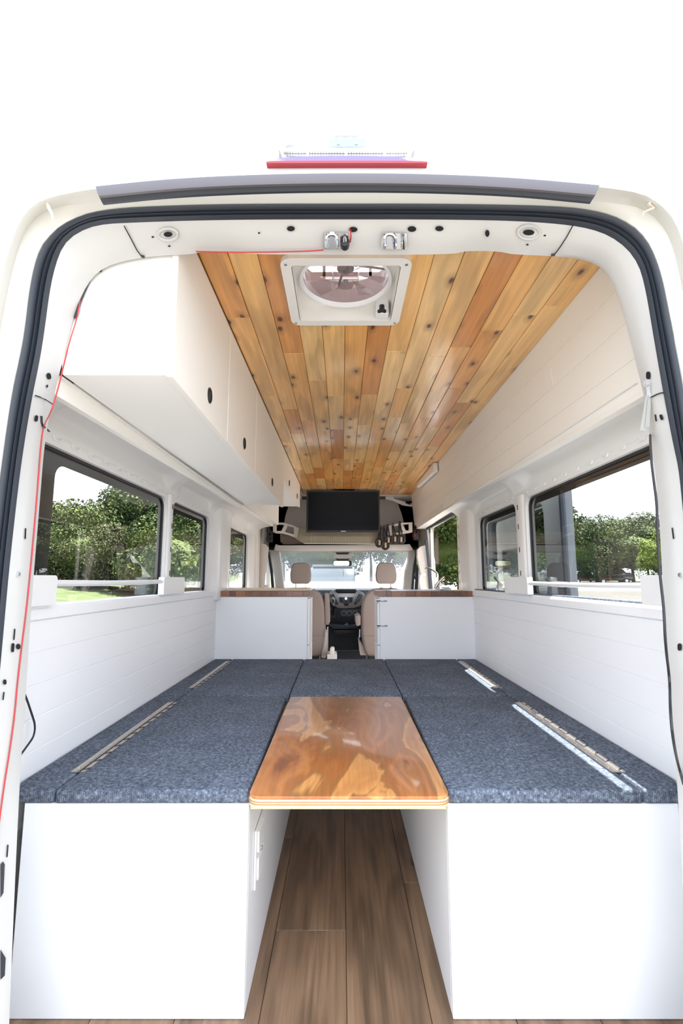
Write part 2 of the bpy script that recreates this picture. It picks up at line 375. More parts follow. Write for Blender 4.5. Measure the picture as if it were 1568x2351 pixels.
# body sides with window holes
WIN_L = [(1.36, 2.445), (2.53, 3.24), (3.80, 4.60)]
WIN_R = [(1.36, 2.445), (2.585, 3.315)]
WZ = (.975, 1.478)
def body_side(name, X, sgn, y1, wins, y0=1.27):
    o = struct_empty(name)
    bm = B()
    holed(bm, [(y0, -.02), (y1, -.02), (y1, 1.495), (y0, 1.495)], [rrect(a, b, WZ[0], WZ[1], .055) for a, b in wins], lambda a, b: (X, a, b), (sgn * .028, 0, 0))
    obj('side_panel', bm, 'van_primer', o); return o
def bay(y, wins):
    r = 0
    for a, b in wins:
        t = min((y - a) / .10, (b - y) / .10); t = max(0, min(1, t)); r = max(r, t * t * (3 - 2 * t))
    return r
def header_band(o, X, sgn, y0, y1, wins, xin, ztop):
    bm = B(); cs = []
    for i in range(15):
        t = i / 14; row = []
        for j in range(161):
            y = y0 + (y1 - y0) * j / 160; s = bay(y, wins)
            a = t * math.pi / 2
            x = X - sgn * (abs(X - xin)) * (1 - math.cos(a)); z = 1.492 + (ztop - 1.492) * math.sin(a)
            k = .030 * s * max(0, math.sin(math.pi * min(1, max(0, (t - .18) / .6)))) ** .8
            x += sgn * k * .8; z += k * .8
            row.append((x, y, z))
        cs.append(row)
    loft(bm, cs); obj('window_header', bm, 'van_primer', o, smooth=True, angle=60)
    # pressed weld flange with its scalloped edge
    for a, b in wins:
        bm = B(); pts = []
        n = int((b - a) / .035)
        for k in range(n * 4):
            y = a + .02 + (b - a - .04) * k / (n * 4 - 1); q = (k // 2) % 6
            pts.append((X - sgn * (.004), y, 1.500 + (.006 if q < 4 else -.004)))
        tube(bm, pts, .0035, 5); obj('weld_flange', bm, 'van_primer', o, smooth=True)
wl = body_side('wall_left', XL, -1, 5.05, WIN_L); wr = body_side('wall_right', XR, 1, 3.79, WIN_R)
header_band(wl, XL, -1, 1.27, 4.95, WIN_L, -.715, 1.60); header_band(wr, XR, 1, 1.27, 3.79, WIN_R, .80, 1.60)
# rounded structural pillars between the window bays
def body_pillar(o, X, sgn, y0, y1, dep, z0=.93, z1=1.54):
    bm = B(); prof = []
    for k in range(13):
        a = k / 12; y = y0 + (y1 - y0) * a
        prof.append((dep * (math.sin(math.pi * a) ** .35 if 0 < a < 1 else 0), y))
    cs = []
    for j in range(12):
        t = j / 11; z = z0 + (z1 - z0) * t; f = 1
        cs.append([(X - sgn * d * f, y, z) for d, y in prof])
    loft(bm, cs); obj('pillar', bm, 'van_primer', o, smooth=True, angle=60)
body_pillar(wl, XL, -1, 3.33, 3.76, .055, z1=1.60); body_pillar(wr, XR, 1, 3.40, 3.79, .045, z1=1.60)
body_pillar(wl, XL, -1, 2.455, 2.52, .012, z1=1.50); body_pillar(wr, XR, 1, 2.46, 2.57, .012, z1=1.50)
for o_, X, s, ys in ((wl, XL, 1, (2.49,)), (wr, XR, -1, (2.52,))):
    for y in ys:
        for z in (1.10, 1.22, 1.34, 1.44):
            bm = B(); box(bm, X + s * .002, X + s * (.0138 if y < 3 else .058), y - .003, y + .003, z - .013, z + .013); obj('slot', bm, 'hole_black', o_)
# windows: rubber gasket, dark printed border, glass
def window(n, X, sgn, a, b, fl, fr_, ft, fb):
    o = struct_empty('window_%d' % n, (X, (a + b) / 2, 1.2))
    f = lambda y, z: (X + sgn * .022, y, z)
    bm = B(); holed(bm, rrect(a - .02, b + .02, WZ[0] - .02, WZ[1] + .02, .06), [rrect(a + .012, b - .012, WZ[0] + .01, WZ[1] - .010, .05)], lambda y, z: (X + sgn * .016, y, z), (sgn * .008, 0, 0))
    obj('gasket', bm, 'black_plastic', o)
    bm = B(); holed(bm, rrect(a, b, WZ[0], WZ[1], .05), [rrect(a + fl, b - fr_, WZ[0] + fb, WZ[1] - ft, .045)], lambda y, z: (X + sgn * .0265, y, z), (sgn * .001, 0, 0))
    obj('printed_border', bm, 'frit', o)
    bm = B(); vs_ = [bm.verts.new(f(y, z)) for y, z in rrect(a - .01, b + .01, WZ[0] - .01, WZ[1] + .01, .05)]; bm.faces.new(vs_)
    obj('pane', bm, 'window_glass', o)
window(1, XL, -1, *WIN_L[0], .16, .045, .042, .012); window(2, XL, -1, *WIN_L[1], .05, .10, .05, .012); window(3, XL, -1, *WIN_L[2], .05, .10, .05, .012)
window(4, XR, 1, *WIN_R[0], .06, .045, .040, .012); window(5, XR, 1, *WIN_R[1], .05, .10, .04, .012)

# lower shiplap lining, board by board
def shiplap(o, X, sgn, z0, z1, pitch, y0, y1, th=.012, name='plank', m='shiplap', zf=None):
    z = z1
    while z > z0 + .01:
        a = max(z0, z - pitch); bm = B(); box(bm, min(X, X + sgn * th), max(X, X + sgn * th), y0, y1, a + .0012, z - .0012, .0012, 1); obj(name, bm, m, o); z = a
bm = B(); box(bm, LW - .003, LW - .014, 1.2, 3.43, .4, .96); obj('backing', bm, 'shiplap', wl)
bm = B(); box(bm, RW + .003, RW + .015, 1.2, 3.43, .4, .96); obj('backing', bm, 'shiplap', wr)
shiplap(wl, LW, -1, .43, .955, .0905, 1.22, 3.43); shiplap(wr, RW, 1, .43, .955, .0905, 1.22, 3.43)
for n, X, s in ((1, LW, -1), (2, RW, 1)):
    bm = B(); a, b = sorted((X + (-s) * .008, X + s * .016)); box(bm, a, b, 1.22, 3.43, .956, .988, .003); a, b = sorted((X - s * .004, X + s * .045)); box(bm, a, b, 1.22, 3.43, .986, .996, .003)
    tag(obj('trim_%d' % n, bm, 'shiplap'), kind='structure')
bm = B(); box(bm, RW + .006, RW + .03, 1.35, 3.43, .9965, 1.002, .002); tag(obj('trim_3', bm, 'carpet'), kind='structure')
# upper right lining
ur = struct_empty('wall_right_upper')
NB = 4; zt, zb_ = 2.0, 1.575
xx = lambda z: .776 + (2.0 - z) / .43 * .035
def zlow(y): return 1.560 + (y - 1.2) * .022
for k in range(NB):
    bm = B(); ya, yb = 1.16, 5.38
    def zz(y, t): return 2.0 - (2.0 - zlow(y)) * t
    t0, t1 = k / NB + .0012, (k + 1) / NB - .0012
    cuts = [ya] + [[2.9], [1.75, 4.2], [3.4], [2.3, 4.6]][k] + [yb]
    for a, b in zip(cuts, cuts[1:]):
        bm = B(); a += .0008; b -= .0008
        P = [(xx(zz(y, t)), y, zz(y, t)) for y, t in ((a, t0), (b, t0), (b, t1), (a, t1))]
        prism(bm, P, (.005, 0, 0), .0008, 1); obj('plank', bm, 'warm_white', ur)
bm = B(); prism(bm, [(xx(2.0) + .0022, 1.16, 2.0), (xx(2.0) + .0022, 5.38, 2.0), (xx(1.65) + .0022, 5.38, zlow(5.38)), (xx(1.56) + .0022, 1.16, zlow(1.16))], (.004, 0, 0)); obj('backing', bm, 'warm_white', ur)
bm = B(); prism(bm, [(xx(1.56) - .004, 1.16, zlow(1.16) - .004), (xx(1.65) - .004, 5.38, zlow(5.38) - .004), (xx(1.65) - .004, 5.38, zlow(5.38) + .012), (xx(1.56) - .004, 1.16, zlow(1.16) + .012)], (.03, 0, 0), .002); tag(obj('edge_strip', bm, 'warm_white', ur))
# left rail under the cabinets
bm = B(); P = [(-.705, 1.145, 1.521), (-.70, 4.95, 1.60), (-.70, 4.95, 1.64), (-.70, 1.145, 1.566)]
prism(bm, P, (-.022, 0, 0), .003); box(bm, -.74, -.69, 1.145, 3.4, 1.563, 1.568); tag(obj('trim_4', bm, 'warm_white'), kind='structure')
# ---- rear door aperture, lofted ring by ring
def curve(px, Y, it=2): return [onY(u, v, Y) for u, v in [tuple(p) for p in px]]
def C(px, Y, ztail=-.12, n=220, it=2, dx=0):
    p = [Vector(q) for q in curve(px, Y)]
    a, b = p[0], p[-1]
    p = [Vector((a.x, Y, ztail))] + p + [Vector((b.x, Y, ztail))]
    return resample(smoothpts(p, it), n)
pxA = [(-120, 1500), (-95, 1100), (-60, 750), (-25, 580), (0, 512), (25, 466), (61, 436), (123, 420), (191, 407), (300, 390), (450, 374), (600, 366), (784, 361), (984, 363), (1184, 375), (1300, 386), (1390, 398), (1469, 412), (1524, 430), (1568, 460), (1600, 510), (1640, 620), (1680, 850), (1710, 1200), (1720, 1500)]
pxB = [(-85, 1500), (-70, 1100), (-35, 850), (0, 640), (15, 581), (34, 529), (52, 495), (73, 472), (100, 457), (144, 445), (220, 432), (400, 413), (600, 404), (784, 401), (984, 403), (1184, 413), (1374, 429), (1440, 438), (1484, 448), (1524, 476), (1554, 515), (1580, 600), (1610, 800), (1650, 1100), (1665, 1500)]
pxC = [(-70, 1500), (-55, 1100), (-20, 850), (18, 660), (32, 600), (50, 545), (70, 510), (92, 490), (125, 476), (160, 470), (222, 462), (400, 444), (600, 437), (784, 435), (984, 437), (1184, 444), (1372, 462), (1430, 468), (1470, 478), (1505, 500), (1535, 540), (1558, 620), (1590, 800), (1630, 1100), (1645, 1500)]
pxD = [(-38, 1430), (-27, 1296), (0, 1073), (25, 900), (41, 830), (54, 763), (67, 648), (87, 571), (112, 540), (140, 514), (191, 490), (240, 480), (300, 474), (450, 468), (600, 466), (784, 466), (984, 466), (1184, 469), (1290, 473), (1344, 478), (1409, 492), (1459, 520), (1494, 562), (1519, 630), (1534, 705), (1554, 805), (1572, 900), (1595, 1100), (1615, 1296), (1625, 1430)]
pxE = [(6, 1430), (18, 1296), (43, 1073), (68, 920), (87, 830), (98, 763), (113, 648), (132, 580), (150, 550), (180, 528), (225, 512), (300, 508), (450, 503), (600, 501), (784, 501), (984, 501), (1184, 504), (1314, 514), (1384, 530), (1434, 560), (1469, 605), (1485, 670), (1499, 755), (1524, 900), (1548, 1024), (1562, 1085), (1580, 1296), (1590, 1430)]
pxG = [(12, 2500), (17, 2340), (38, 1848), (55, 1600), (68, 1390), (88, 1150), (100, 1000), (128, 880), (150, 790), (168, 720), (190, 668), (208, 638), (235, 615), (275, 601), (325, 591), (380, 586), (440, 584), (452, 578), (535, 576), (555, 583), (700, 585), (1040, 585), (1060, 576), (1150, 577), (1166, 584), (1272, 588), (1330, 594), (1373, 607), (1405, 640), (1430, 710), (1448, 780), (1465, 850), (1481, 914), (1494, 1008), (1513, 1148), (1522, 1318), (1528, 1446), (1545, 1650), (1560, 1848), (1585, 2351), (1592, 2500)]
tail = -.14
cA = C(pxA, .985, tail); cB = C(pxB, .975, tail); cC = C(pxC, 1.012, tail); cD = C(pxD, 1.03, tail); cE = C(pxE, 1.055, tail); cG = C(pxG, 1.125, -.02)
cA0 = [p + Vector((0, .06, 0)) * 1 + Vector((p.x * .015, 0, .012 if p.z > 1.8 else 0)) for p in cA]
RA = [p for p in cA if p.z > 1.56]; nR = len(RA)
secs = [(1.0, 1, 0), (1.06, 1.05, .03), (1.16, 1.16, .06), (1.31, 1.20, .07), (1.65, 1.20, .07), (5.7, 1.20, .07)]
bm = B(); V = [[bm.verts.new((.012 + (p.x - .012) * sx, y, p.z + dz)) for p in RA] for y, sx, dz in secs]
for a in range(5):
    for i in range(nR - 1):
        if a == 3 and -.165 < (V[2][i].co.x + V[2][i + 1].co.x) / 2 < .19: continue
        bm.faces.new((V[a][i], V[a][i + 1], V[a + 1][i + 1], V[a + 1][i]))
tag(obj('roof', bm, 'van_paint', smooth=True), kind='structure')
frame = struct_empty('wall_rear')
def quarter(p, k):
    f = max(0, min(1, (1.80 - p.z) / .25)); tx = -.918 if p.x < 0 else .962
    return Vector((p.x + (tx - p.x) * f * (.55 if k == 0 else 1), p.y + (.06 if k == 0 else .30) * f + .012 * (1 - f), p.z))
bm = B(); loft(bm, [cA, [quarter(p, 0) for p in cA], [quarter(p, 1) for p in cA]]); obj('rear_quarter', bm, 'van_paint', frame, smooth=True, angle=60)
for o_, X, sg, wins in ((wl, -.918, -1, WIN_L), (wr, .962, 1, WIN_R + [(3.80, 5.10)])):
    bm = B(); holed(bm, [(1.27, -.45), (5.9, -.45), (5.9, 1.72), (1.27, 1.72)], [rrect(a - .012, b + .012, WZ[0] - .012 if i < 3 and b < 5 else -.02, WZ[1] + .012 if b < 5 else 1.60, .055) for i, (a, b) in enumerate(wins)], lambda a, b: (X, a, b), (sg * .003, 0, 0))
    obj('outer_skin', bm, 'van_paint', o_)
bm = B(); loft(bm, [cA0, [p + Vector((p.x * .008, .02, .008 if p.z > 1.8 else 0)) for p in cA], cA, [a.lerp(b, .9) for a, b in zip(cA, cB)], cB]); obj('outer_frame', bm, 'van_paint', frame, smooth=True, angle=50)
cC2 = [a.lerp(b, .12) for a, b in zip(cC, cD)]
bm = B(); loft(bm, [cB, [p + Vector((0, .012, 0)) for p in cB], cC, cC2, cD, [p + Vector((0, .02, 0)) for p in cD]]); obj('gutter', bm, 'cream_paint', frame, smooth=True, angle=50)
# door seal: three ribs
def inner(t, dy): return [a.lerp(b, t) + Vector((0, dy, 0)) for a, b in zip(cD, cE)]
bm = B(); prof_s = [(-.02, .016), (0, .006), (.10, -.002), (.25, -.004), (.35, .004), (.40, .020), (.44, .006), (.52, -.001), (.60, .006), (.64, .018), (.69, .004), (.82, -.004), (.94, .0), (1.0, .006)]
loft(bm, [inner(t, dy) for t, dy in prof_s]); tag(obj('door_seal', bm, 'rubber', smooth=True, angle=60), 'black ribbed rubber seal running all around the open rear doorway', 'seal')
# inner reveal
def EG(t, bulge): return [a.lerp(b, t) + Vector((-a.x * bulge, 0, -bulge * (1 if a.z > 1.7 else 0))) for a, b in zip(cE, cG)]
cH = [p + Vector((p.x * .30, .12, 0)) if p.z < 1.62 else p + Vector((p.x * .05, .008, .07)) for p in cG]
bm = B(); loft(bm, [[p + Vector((0, .004, 0)) for p in cE], EG(.15, .000), EG(.35, .004), EG(.6, .005), EG(.85, .002), cG, [p + Vector((0, .004, .003)) for p in cG], cH]); obj('reveal', bm, 'reveal_darkened', frame, smooth=True, angle=50)
# seams, holes and slots on the reveal
hp0 = Vector((0, 1.055, onY(784, 501, 1.055)[2])); hp1 = Vector((0, 1.125, onY(784, 585, 1.125)[2])); hd = (hp1 - hp0).normalized(); hn = Vector((0, -hd.z, hd.y)) * -1
if hn.z > 0: hn = -hn
def hdr(u, v, off=.003):
    return Vector(onP(u, v, hp0 + hn * off, hn))
def ellipse_disc(bm, u, v, ru, rv, pt, n=20, th=.0015):
    c = pt(u, v); vs_ = [bm.verts.new(pt(u + ru * math.cos(2 * math.pi * k / n), v + rv * math.sin(2 * math.pi * k / n))) for k in range(n)]
    bm.faces.new(vs_); return bm
for (u, v, a, b) in ((667, 525, 9, 6), (810, 527, 10, 6), (945, 526, 10, 6.5), (1008, 525, 9.5, 6), (385, 538, 10, 6), (1213, 534, 13, 6.5), (594, 535, 2.5, 2), (350, 544, 3, 2), (388, 565, 3, 2), (1250, 541, 3, 2), (1210, 562, 3, 2)):
    bm = B(); ellipse_disc(bm, u, v, a, b, lambda x, y: hdr(x, y, .010 if abs(x - 784) > 300 else .007)); obj('hole', bm, 'hole_black', frame)
bm = B(); ellipse_disc(bm, 1118, 536, 5, 8, lambda x, y: hdr(x, y, .008)); obj('slot', bm, 'hole_black', frame)
for u, v, ru in ((385, 538, 22), (1213, 534, 25)):
    bm = B(); c = hdr(u, v, .008); e = []
    for k in range(28):
        t = k * 2 * math.pi / 28; e.append(hdr(u + ru * math.cos(t), v + ru * .62 * math.sin(t), .009))
    tube(bm, e + [e[0]], .003, 6, cap=False); obj('pressing', bm, 'reveal_darkened', frame, smooth=True)
def nearest_reveal(u, v):
    """point of the side reveal seen at that pixel"""
    r = Vector(ray(u, v)).normalized(); o = Vector((0, 0, CAM_H)); best = None
    rows = [cE, EG(.35, .004), EG(.6, .005), EG(.85, .002), cG]
    for a, b in zip(rows, rows[1:]):
        for p0, p1, q0, q1 in zip(a, a[1:], b, b[1:]):
            for T in ((p0, p1, q1), (p0, q1, q0)):
                from mathutils.geometry import intersect_ray_tri
                h = intersect_ray_tri(*T, r, o)
                if h is not None and (best is None or (h - o).length < (best - o).length): best = h
    if best is None: best = o + r * 1.2
    return best - r * .004
for px in ([(284, 518), (300, 548), (314, 575), (326, 591)], [(1315, 517), (1300, 545), (1285, 568), (1270, 588)]):
    bm = B(); tube(bm, [nearest_reveal(u, v) for u, v in px], .0013, 5); obj('seam', bm, 'hole_black', frame)
bm = B(); tube(bm, [hdr(u, v, .011) for u, v in ((324, 588), (331, 590))], .003, 6); tube(bm, [hdr(u, v, .011) for u, v in ((1265, 586), (1273, 585))], .003, 6); obj('plug', bm, 'black_plastic', frame)
def rslot(u0, v0, u1, v1, wd=.004, m='hole_black', nm='slot', wide=1):
    w_ = {.009: 5, .008: 4, .007: 4, .006: 3.5, .004: 2, .003: 1.6}.get(wd, 2); n = 7; L = []
    d = Vector((u1 - u0, v1 - v0)); d.normalize(); q = Vector((-d.y, d.x))
    for k in range(n): a = math.pi * k / (n - 1); L.append(Vector((u1, v1)) + q * w_ * math.cos(a) + d * w_ * math.sin(a))
    for k in range(n): a = math.pi * k / (n - 1); L.append(Vector((u0, v0)) - q * w_ * math.cos(a) - d * w_ * math.sin(a))
    bm = B(); bm.faces.new([bm.verts.new(nearest_reveal(*p)) for p in L]); return obj(nm, bm, m, frame)
for a in ((111, 861, 112, 866, .009), (83, 957, 82, 964, .008), (108, 885, 107, 888, .004), (58, 1214, 57, 1236, .003), (33, 1445, 31, 1468, .003), (29, 1480, 28, 1494, .006), (41, 1483, 41, 1486, .009), (10, 1564, 10, 1568, .007), (8, 1590, 6, 1606, .003), (17, 1941, 15, 1967, .003),
          (1487, 858, 1487, 866, .009), (1503, 953, 1505, 966, .003), (1516, 955, 1518, 961, .006), (1542, 1213, 1545, 1236, .003), (1559, 1482, 1559, 1489, .009)):
    rslot(*a[:4], a[4])
for px in ([(80, 908), (90, 911), (105, 918), (120, 928)], [(1494, 912), (1506, 906), (1514, 903), (1521, 902)]):
    bm = B(); tube(bm, [nearest_reveal(*p) for p in px], .0014, 5); obj('seam', bm, 'hole_black', frame)
bm = B(); cyl(bm, nearest_reveal(41, 1318), (0, -1, 0), .005, .002, 14); cyl(bm, nearest_reveal(1560, 1320), (0, -1, 0), .005, .002, 14); obj('grommet', bm, 'steel', frame)
# dark cavities at the foot of the left pillar
for pts in ([(0, 1985), (6, 1978), (10, 1985), (7, 2050), (0, 2062)], [(0, 2180), (12, 2200), (10, 2240), (0, 2250)]):
    bm = B(); ps = [nearest_reveal(u, v) for u, v in pts]; bm.faces.new([bm.verts.new(p) for p in ps]); obj('cavity', bm, 'dark_dash', frame)

# door gutter weatherstrip on top, two-tone rubber profile
ws = thing('gutter_weatherstrip', 'dark grey rubber weatherstrip bar curving across the body above the doorway', 'weatherstrip', onY(784, 435, .98))
top = [(222, 432), (400, 414), (600, 405), (784, 402), (984, 404), (1184, 413), (1372, 430)]
mid = [(226, 450), (400, 432), (600, 423), (784, 420), (984, 422), (1184, 431), (1366, 448)]
bot = [(234, 466), (400, 449), (600, 440), (784, 437), (984, 439), (1184, 447), (1356, 464)]
def cv(px, Y): return resample(smoothpts([onY(u, v, Y) for u, v in px], 2), 60)
bm = B(); a, b = cv(top, .955), cv(mid, .945); loft(bm, [[p + Vector((0, .03, .0)) for p in a], a, [p.lerp(q, .12) + Vector((0, -.008, 0)) for p, q in zip(a, b)], [p.lerp(q, .8) + Vector((0, -.004, 0)) for p, q in zip(a, b)], b, [p + Vector((0, .006, 0)) for p in b]]); mm_ = obj('upper_lip', bm, mat('grey_rubber', (.11, .10, .11), .4), ws, smooth=True)
bm = B(); a, b = cv(mid, .955), cv(bot, .965); loft(bm, [a, b, [p + Vector((0, .006, 0)) for p in b]]); obj('lower_lip', bm, 'rubber', ws, smooth=True)
# brake light
bl = thing('high_brake_light', 'long thin red high-level brake light on the rear roof edge', 'brake light', onY(796, 374, .97))
bm = B(); f = smoothpts([onY(u, v, .965) for u, v in ((610, 371.5), (620, 369), (796, 368.5), (975, 369), (981, 371.5))], 1); g = smoothpts([onY(u, v, .965) for u, v in ((611, 374), (625, 374), (796, 374), (970, 374), (981, 374))], 1)
loft(bm, [[p + Vector((0, .03, .0)) for p in f], f, g, [p + Vector((0, .03, 0)) for p in g]]); obj('lens', bm, 'red_lens', bl, smooth=True)
bm = B(); h = smoothpts([onY(u, v, .967) for u, v in ((618, 368), (650, 360), (796, 357), (945, 360), (976, 368))], 1)
loft(bm, [[p + Vector((0, .05, -.005)) for p in h], h, f]); obj('lens_cover', bm, 'lens_top', bl, smooth=True)
# silicone smudges in the gutter corners
for n, px in enumerate(([(104, 460), (112, 478), (118, 490), (122, 508), (127, 515)], [(1498, 455), (1488, 470), (1500, 478), (1476, 488), (1475, 500)])):
    bm = B(); tube(bm, [onY(u, v, .985) for u, v in px], [.002, .004, .003, .002, .001], 5); obj('sealant', bm, mat('sealant', (.62, .55, .42), .9), frame)

# ---- striker brackets
def bracket(u0, u1, label, boot):
    t = thing('latch_bracket', label, 'bracket', hdr((u0 + u1) / 2, 570, .008), 'door latch strikers on the header')
    bm = B(); P = [hdr(u, v, .010) for u, v in ((u0, 534), (u1, 534), (u1, 572), (u0, 572))]
    prism(bm, P, hn * .003, .001, 1); e = [hdr(u0, 572, .01), hdr(u1, 572, .01)]
    obj('plate', bm, 'steel', t)
    c0, c1 = u0 + 8, u0 + 32
    bm = B(); pts = [hdr(c0, 567, .012), hdr(c0, 567, .03), hdr(c0, 552, .035), hdr(c0 + 2, 540, .036), hdr((c0 + c1) / 2, 536, .036), hdr(c1 - 2, 540, .036), hdr(c1, 552, .035), hdr(c1, 567, .03), hdr(c1, 567, .012)]
    tube(bm, smoothpts(pts, 1), .005, 8); obj('striker_loop', bm, 'chrome', t, smooth=True)
    bm = B(); c = u0 + (50 if boot else 52)
    a, b = hdr(c, 567, .014), hdr(c, 541, .040)
    tube(bm, [a, a.lerp(b, .5), a.lerp(b, .8), b], [.007, .0065, .004, .0015], 10); obj('guide_pin', bm, 'chrome', t, smooth=True)
    if boot:
        bm = B(); tube(bm, [a, a.lerp(b, .12), a.lerp(b, .5), a.lerp(b, .52)], [.010, .011, .011, .007], 12); obj('rubber_boot', bm, 'black_plastic', t, smooth=True)
bracket(741, 800, 'left steel latch bracket on the header, with black booted pin', True)
bracket(874, 934, 'right steel latch bracket on the header, with bare steel pin', False)
# strap anchor on right pillar
sa = thing('grab_strap', 'white webbing strap hanging from a bolt on the right door pillar', 'strap', nearest_reveal(1484, 990))
p = nearest_reveal(1486, 880); r_ = Vector(ray(1486, 880)).normalized()
bm = B(); cyl(bm, p, -r_, .009, .008, 16); cyl(bm, p - r_ * .008, -r_, .005, .006, 6); obj('bolt', bm, mat('dull_steel', (.35, .35, .36), .4, .6), sa, smooth=True)
bm = B(); a, b = nearest_reveal(1486, 884) - r_ * .006, nearest_reveal(1489, 912) - r_ * .006
tube(bm, [a, a.lerp(b, .5), b], [.007, .005, .007], 10, flat=.3); obj('eyelet', bm, 'dull_steel', sa, smooth=True)
for (u0, v0, u1, v1, w_) in ((1487, 908, 1476, 988, .006), (1490, 915, 1485, 980, .004)):
    bm = B(); a, b = nearest_reveal(u0, v0) - r_ * .012, nearest_reveal(u0, v0) * 0 + Vector(onY(u1, v1, nearest_reveal(u0, v0).y - .01))
    d = Vector((w_ * .9, 0, 0)); vs_ = [bm.verts.new(q) for q in (a - d, a + d, b + d * 1.4, b - d * 1.4)]; bm.faces.new(vs_)
    bmesh.ops.solidify(bm, geom=bm.faces[:], thickness=.0015); obj('webbing', bm, mat('webbing_white', (.62, .61, .58), .8), sa)

# ---- ceiling planks with the fan cut-out
ce = struct_empty('ceiling', (0, 0, CZ))
x = -.412 - .002; pitch = .0852; k = 0
FX0, FX1, FY0, FY1 = -.15, .175, 1.325, 1.64
rnd = random.Random(5)
bm = B()
for (a, b, c, d) in ((-.43, FX0, 1.16, 5.36), (FX1, .80, 1.16, 5.36), (FX0, FX1, 1.16, FY0), (FX0, FX1, FY1, 5.36)): box(bm, a, b, c, d, CZ + .008, CZ + .012)
mat('dark_gap', (.10, .045, .015), .9); obj('backing', bm, mat('honey_gap', (.55, .28, .09), .9), ce)
seamsY = {0: [1.64], 1: [2.6], 2: [1.92], 3: [2.2], 4: [2.4], 5: [2.75], 6: [2.38], 7: [1.9], 8: [2.3], 9: [1.95]}
for k in range(14):
    x0 = x + k * pitch; x1 = min(x0 + pitch, .79)
    ys = [1.16]; y = (seamsY.get(k) or [1.3 + rnd.random() * .9])[0]
    while y < 5.25:
        ys.append(y); y += .38 + rnd.random() * .62
    ys.append(5.37)
    for a, b in zip(ys, ys[1:]):
        if b - a < .02: continue
        pcs = []
        if x1 < FX0 or x0 > FX1 or b < FY0 or a > FY1: pcs = [(x0, x1, a, b)]
        else:
            if a < FY0: pcs.append((x0, x1, a, FY0))
            if b > FY1: pcs.append((x0, x1, FY1, b))
            aa, bb = max(a, FY0), min(b, FY1)
            if x0 < FX0: pcs.append((x0, FX0, aa, bb))
            if x1 > FX1: pcs.append((FX1, x1, aa, bb))
        for (p, q, r, s) in pcs:
            if q - p < .004 or s - r < .004: continue
            bm = B(); dz = rnd.random() * .001; box(bm, p + .0009, q - .0009, r + .0006, s - .0006, CZ - dz, CZ + .009, .0016, 1); obj('plank', bm, 'cedar', ce)

# ---- floor planks
fl = struct_empty('floor', (0, 0, 0))
bm = B(); box(bm, -.95, .98, 1.1, 5.0, -.05, -.008); obj('subfloor', bm, 'dark_gap', fl)
fx = [-.825, -.618, -.411, -.203, .0125, .220, .428, .635, .842]
seam = {3: [1.662, 3.1], 4: [2.449, 3.8], 5: [1.9, 3.2], 2: [2.2], 6: [2.4]}
for i in range(len(fx) - 1):
    ys = [1.10] + seam.get(i, [2.0 + .3 * (i % 3)]) + [4.95]
    for a, b in zip(ys, ys[1:]):
        bm = B(); box(bm, fx[i] + .0007, fx[i + 1] - .0007, a + .0007, b - .0007, -.009, 0, .0012, 1); obj('plank', bm, 'oak', fl)
bm = B(); box(bm, -.95, .98, 4.95, 6.3, -.05, -.004); tag(obj('cab_floor', bm, 'dark_dash', fl))

# ================================================================= BENCHES
def bench(name, label, xa, xb, s):
    t = thing(name, label, 'bench', ((xa + xb) / 2, Y0, 0), 'storage benches either side of the aisle')
    inner_x = xb if s < 0 else xa; out_x = xa if s < 0 else xb
    bm = B(); box(bm, xa, xb, Y0, Y0 + .016, .001, ZB, .002); obj('front_panel', bm, 'bench_white', t)
    a, b = sorted((inner_x, inner_x + s * .016)); bm = B(); box(bm, a, b, Y0 + .017, YF - .005, .001, ZB, .0015); obj('side_panel', bm, 'bench_white', t)
    bm = B(); box(bm, min(inner_x + s * .02, out_x), max(inner_x + s * .02, out_x), Y0 + .02, YF - .005, ZB - .016, ZB - .001); obj('top_frame', bm, 'maple', t)
    return t
bl_ = bench('storage_bench', 'white box bench on the left of the aisle, with an outlet plate', -.822, -.2405, -1)
br_ = bench('storage_bench', 'plain white box bench on the right of the aisle', .2731, .871, 1)
bm = B(); box(bm, -.25, .28, 2.9, 2.92, .001, ZB); obj('aisle_end_panel', bm, 'bench_white', br_)
op = thing('outlet_plate', 'white outlet cover plate on the aisle side of the left bench', 'outlet', (-.2405, 1.52, .31))
bm = B(); box(bm, -.240, -.234, 1.445, 1.585, .235, .385, .003); obj('plate', bm, 'white_plastic', op)
for z in (.275, .345):
    bm = B(); box(bm, -.2345, -.230, 1.47, 1.56, z - .028, z + .028, .004); obj('outlet_face', bm, 'white_plastic', op)
bm = B(); cyl(bm, (-.234, 1.515, .31), (1, 0, 0), .006, .006); obj('screw', bm, 'steel', op)

# carpeted pads
def pad(pts, label, z0=ZB + .0005, z1=BED, bev=.009):
    bm = B(); prism(bm, [(a, b, z0) for a, b in pts], (0, 0, z1 - z0), bev, 3)
    return tag(obj('carpeted_board', bm, 'carpet', smooth=True, angle=40), label, 'carpeted board', 'carpeted boards of the bed platform')
g = .0016
HL, HR = -.744, .780; YS = 2.375; ML, MR = -.247, .284
pad([(-.835, Y0 - .004), (HL - g, Y0 - .004), (HL - g, YS - g), (LW + .002, YS - g), (LW + .002, 1.40)], 'narrow grey carpeted board along the left wall, nearest the rear door')
pad([(HL + g, Y0 - .006), (-.2405, Y0 - .006), (ML - .012, YS - g), (HL + g, YS - g)], 'large grey carpeted board left of the wooden table')
pad([(MR + .010, YS - g), (.276, Y0 - .006), (HR - g, Y0 - .006), (HR - g, YS - g)], 'large grey carpeted board right of the wooden table, with a sunlit streak')
pad([(HR + g, Y0 - .006), (.872, Y0 - .006), (RW - .002, 1.42), (RW - .002, YS - g), (HR + g, YS - g)], 'narrow grey carpeted board along the right wall, nearest the rear door')
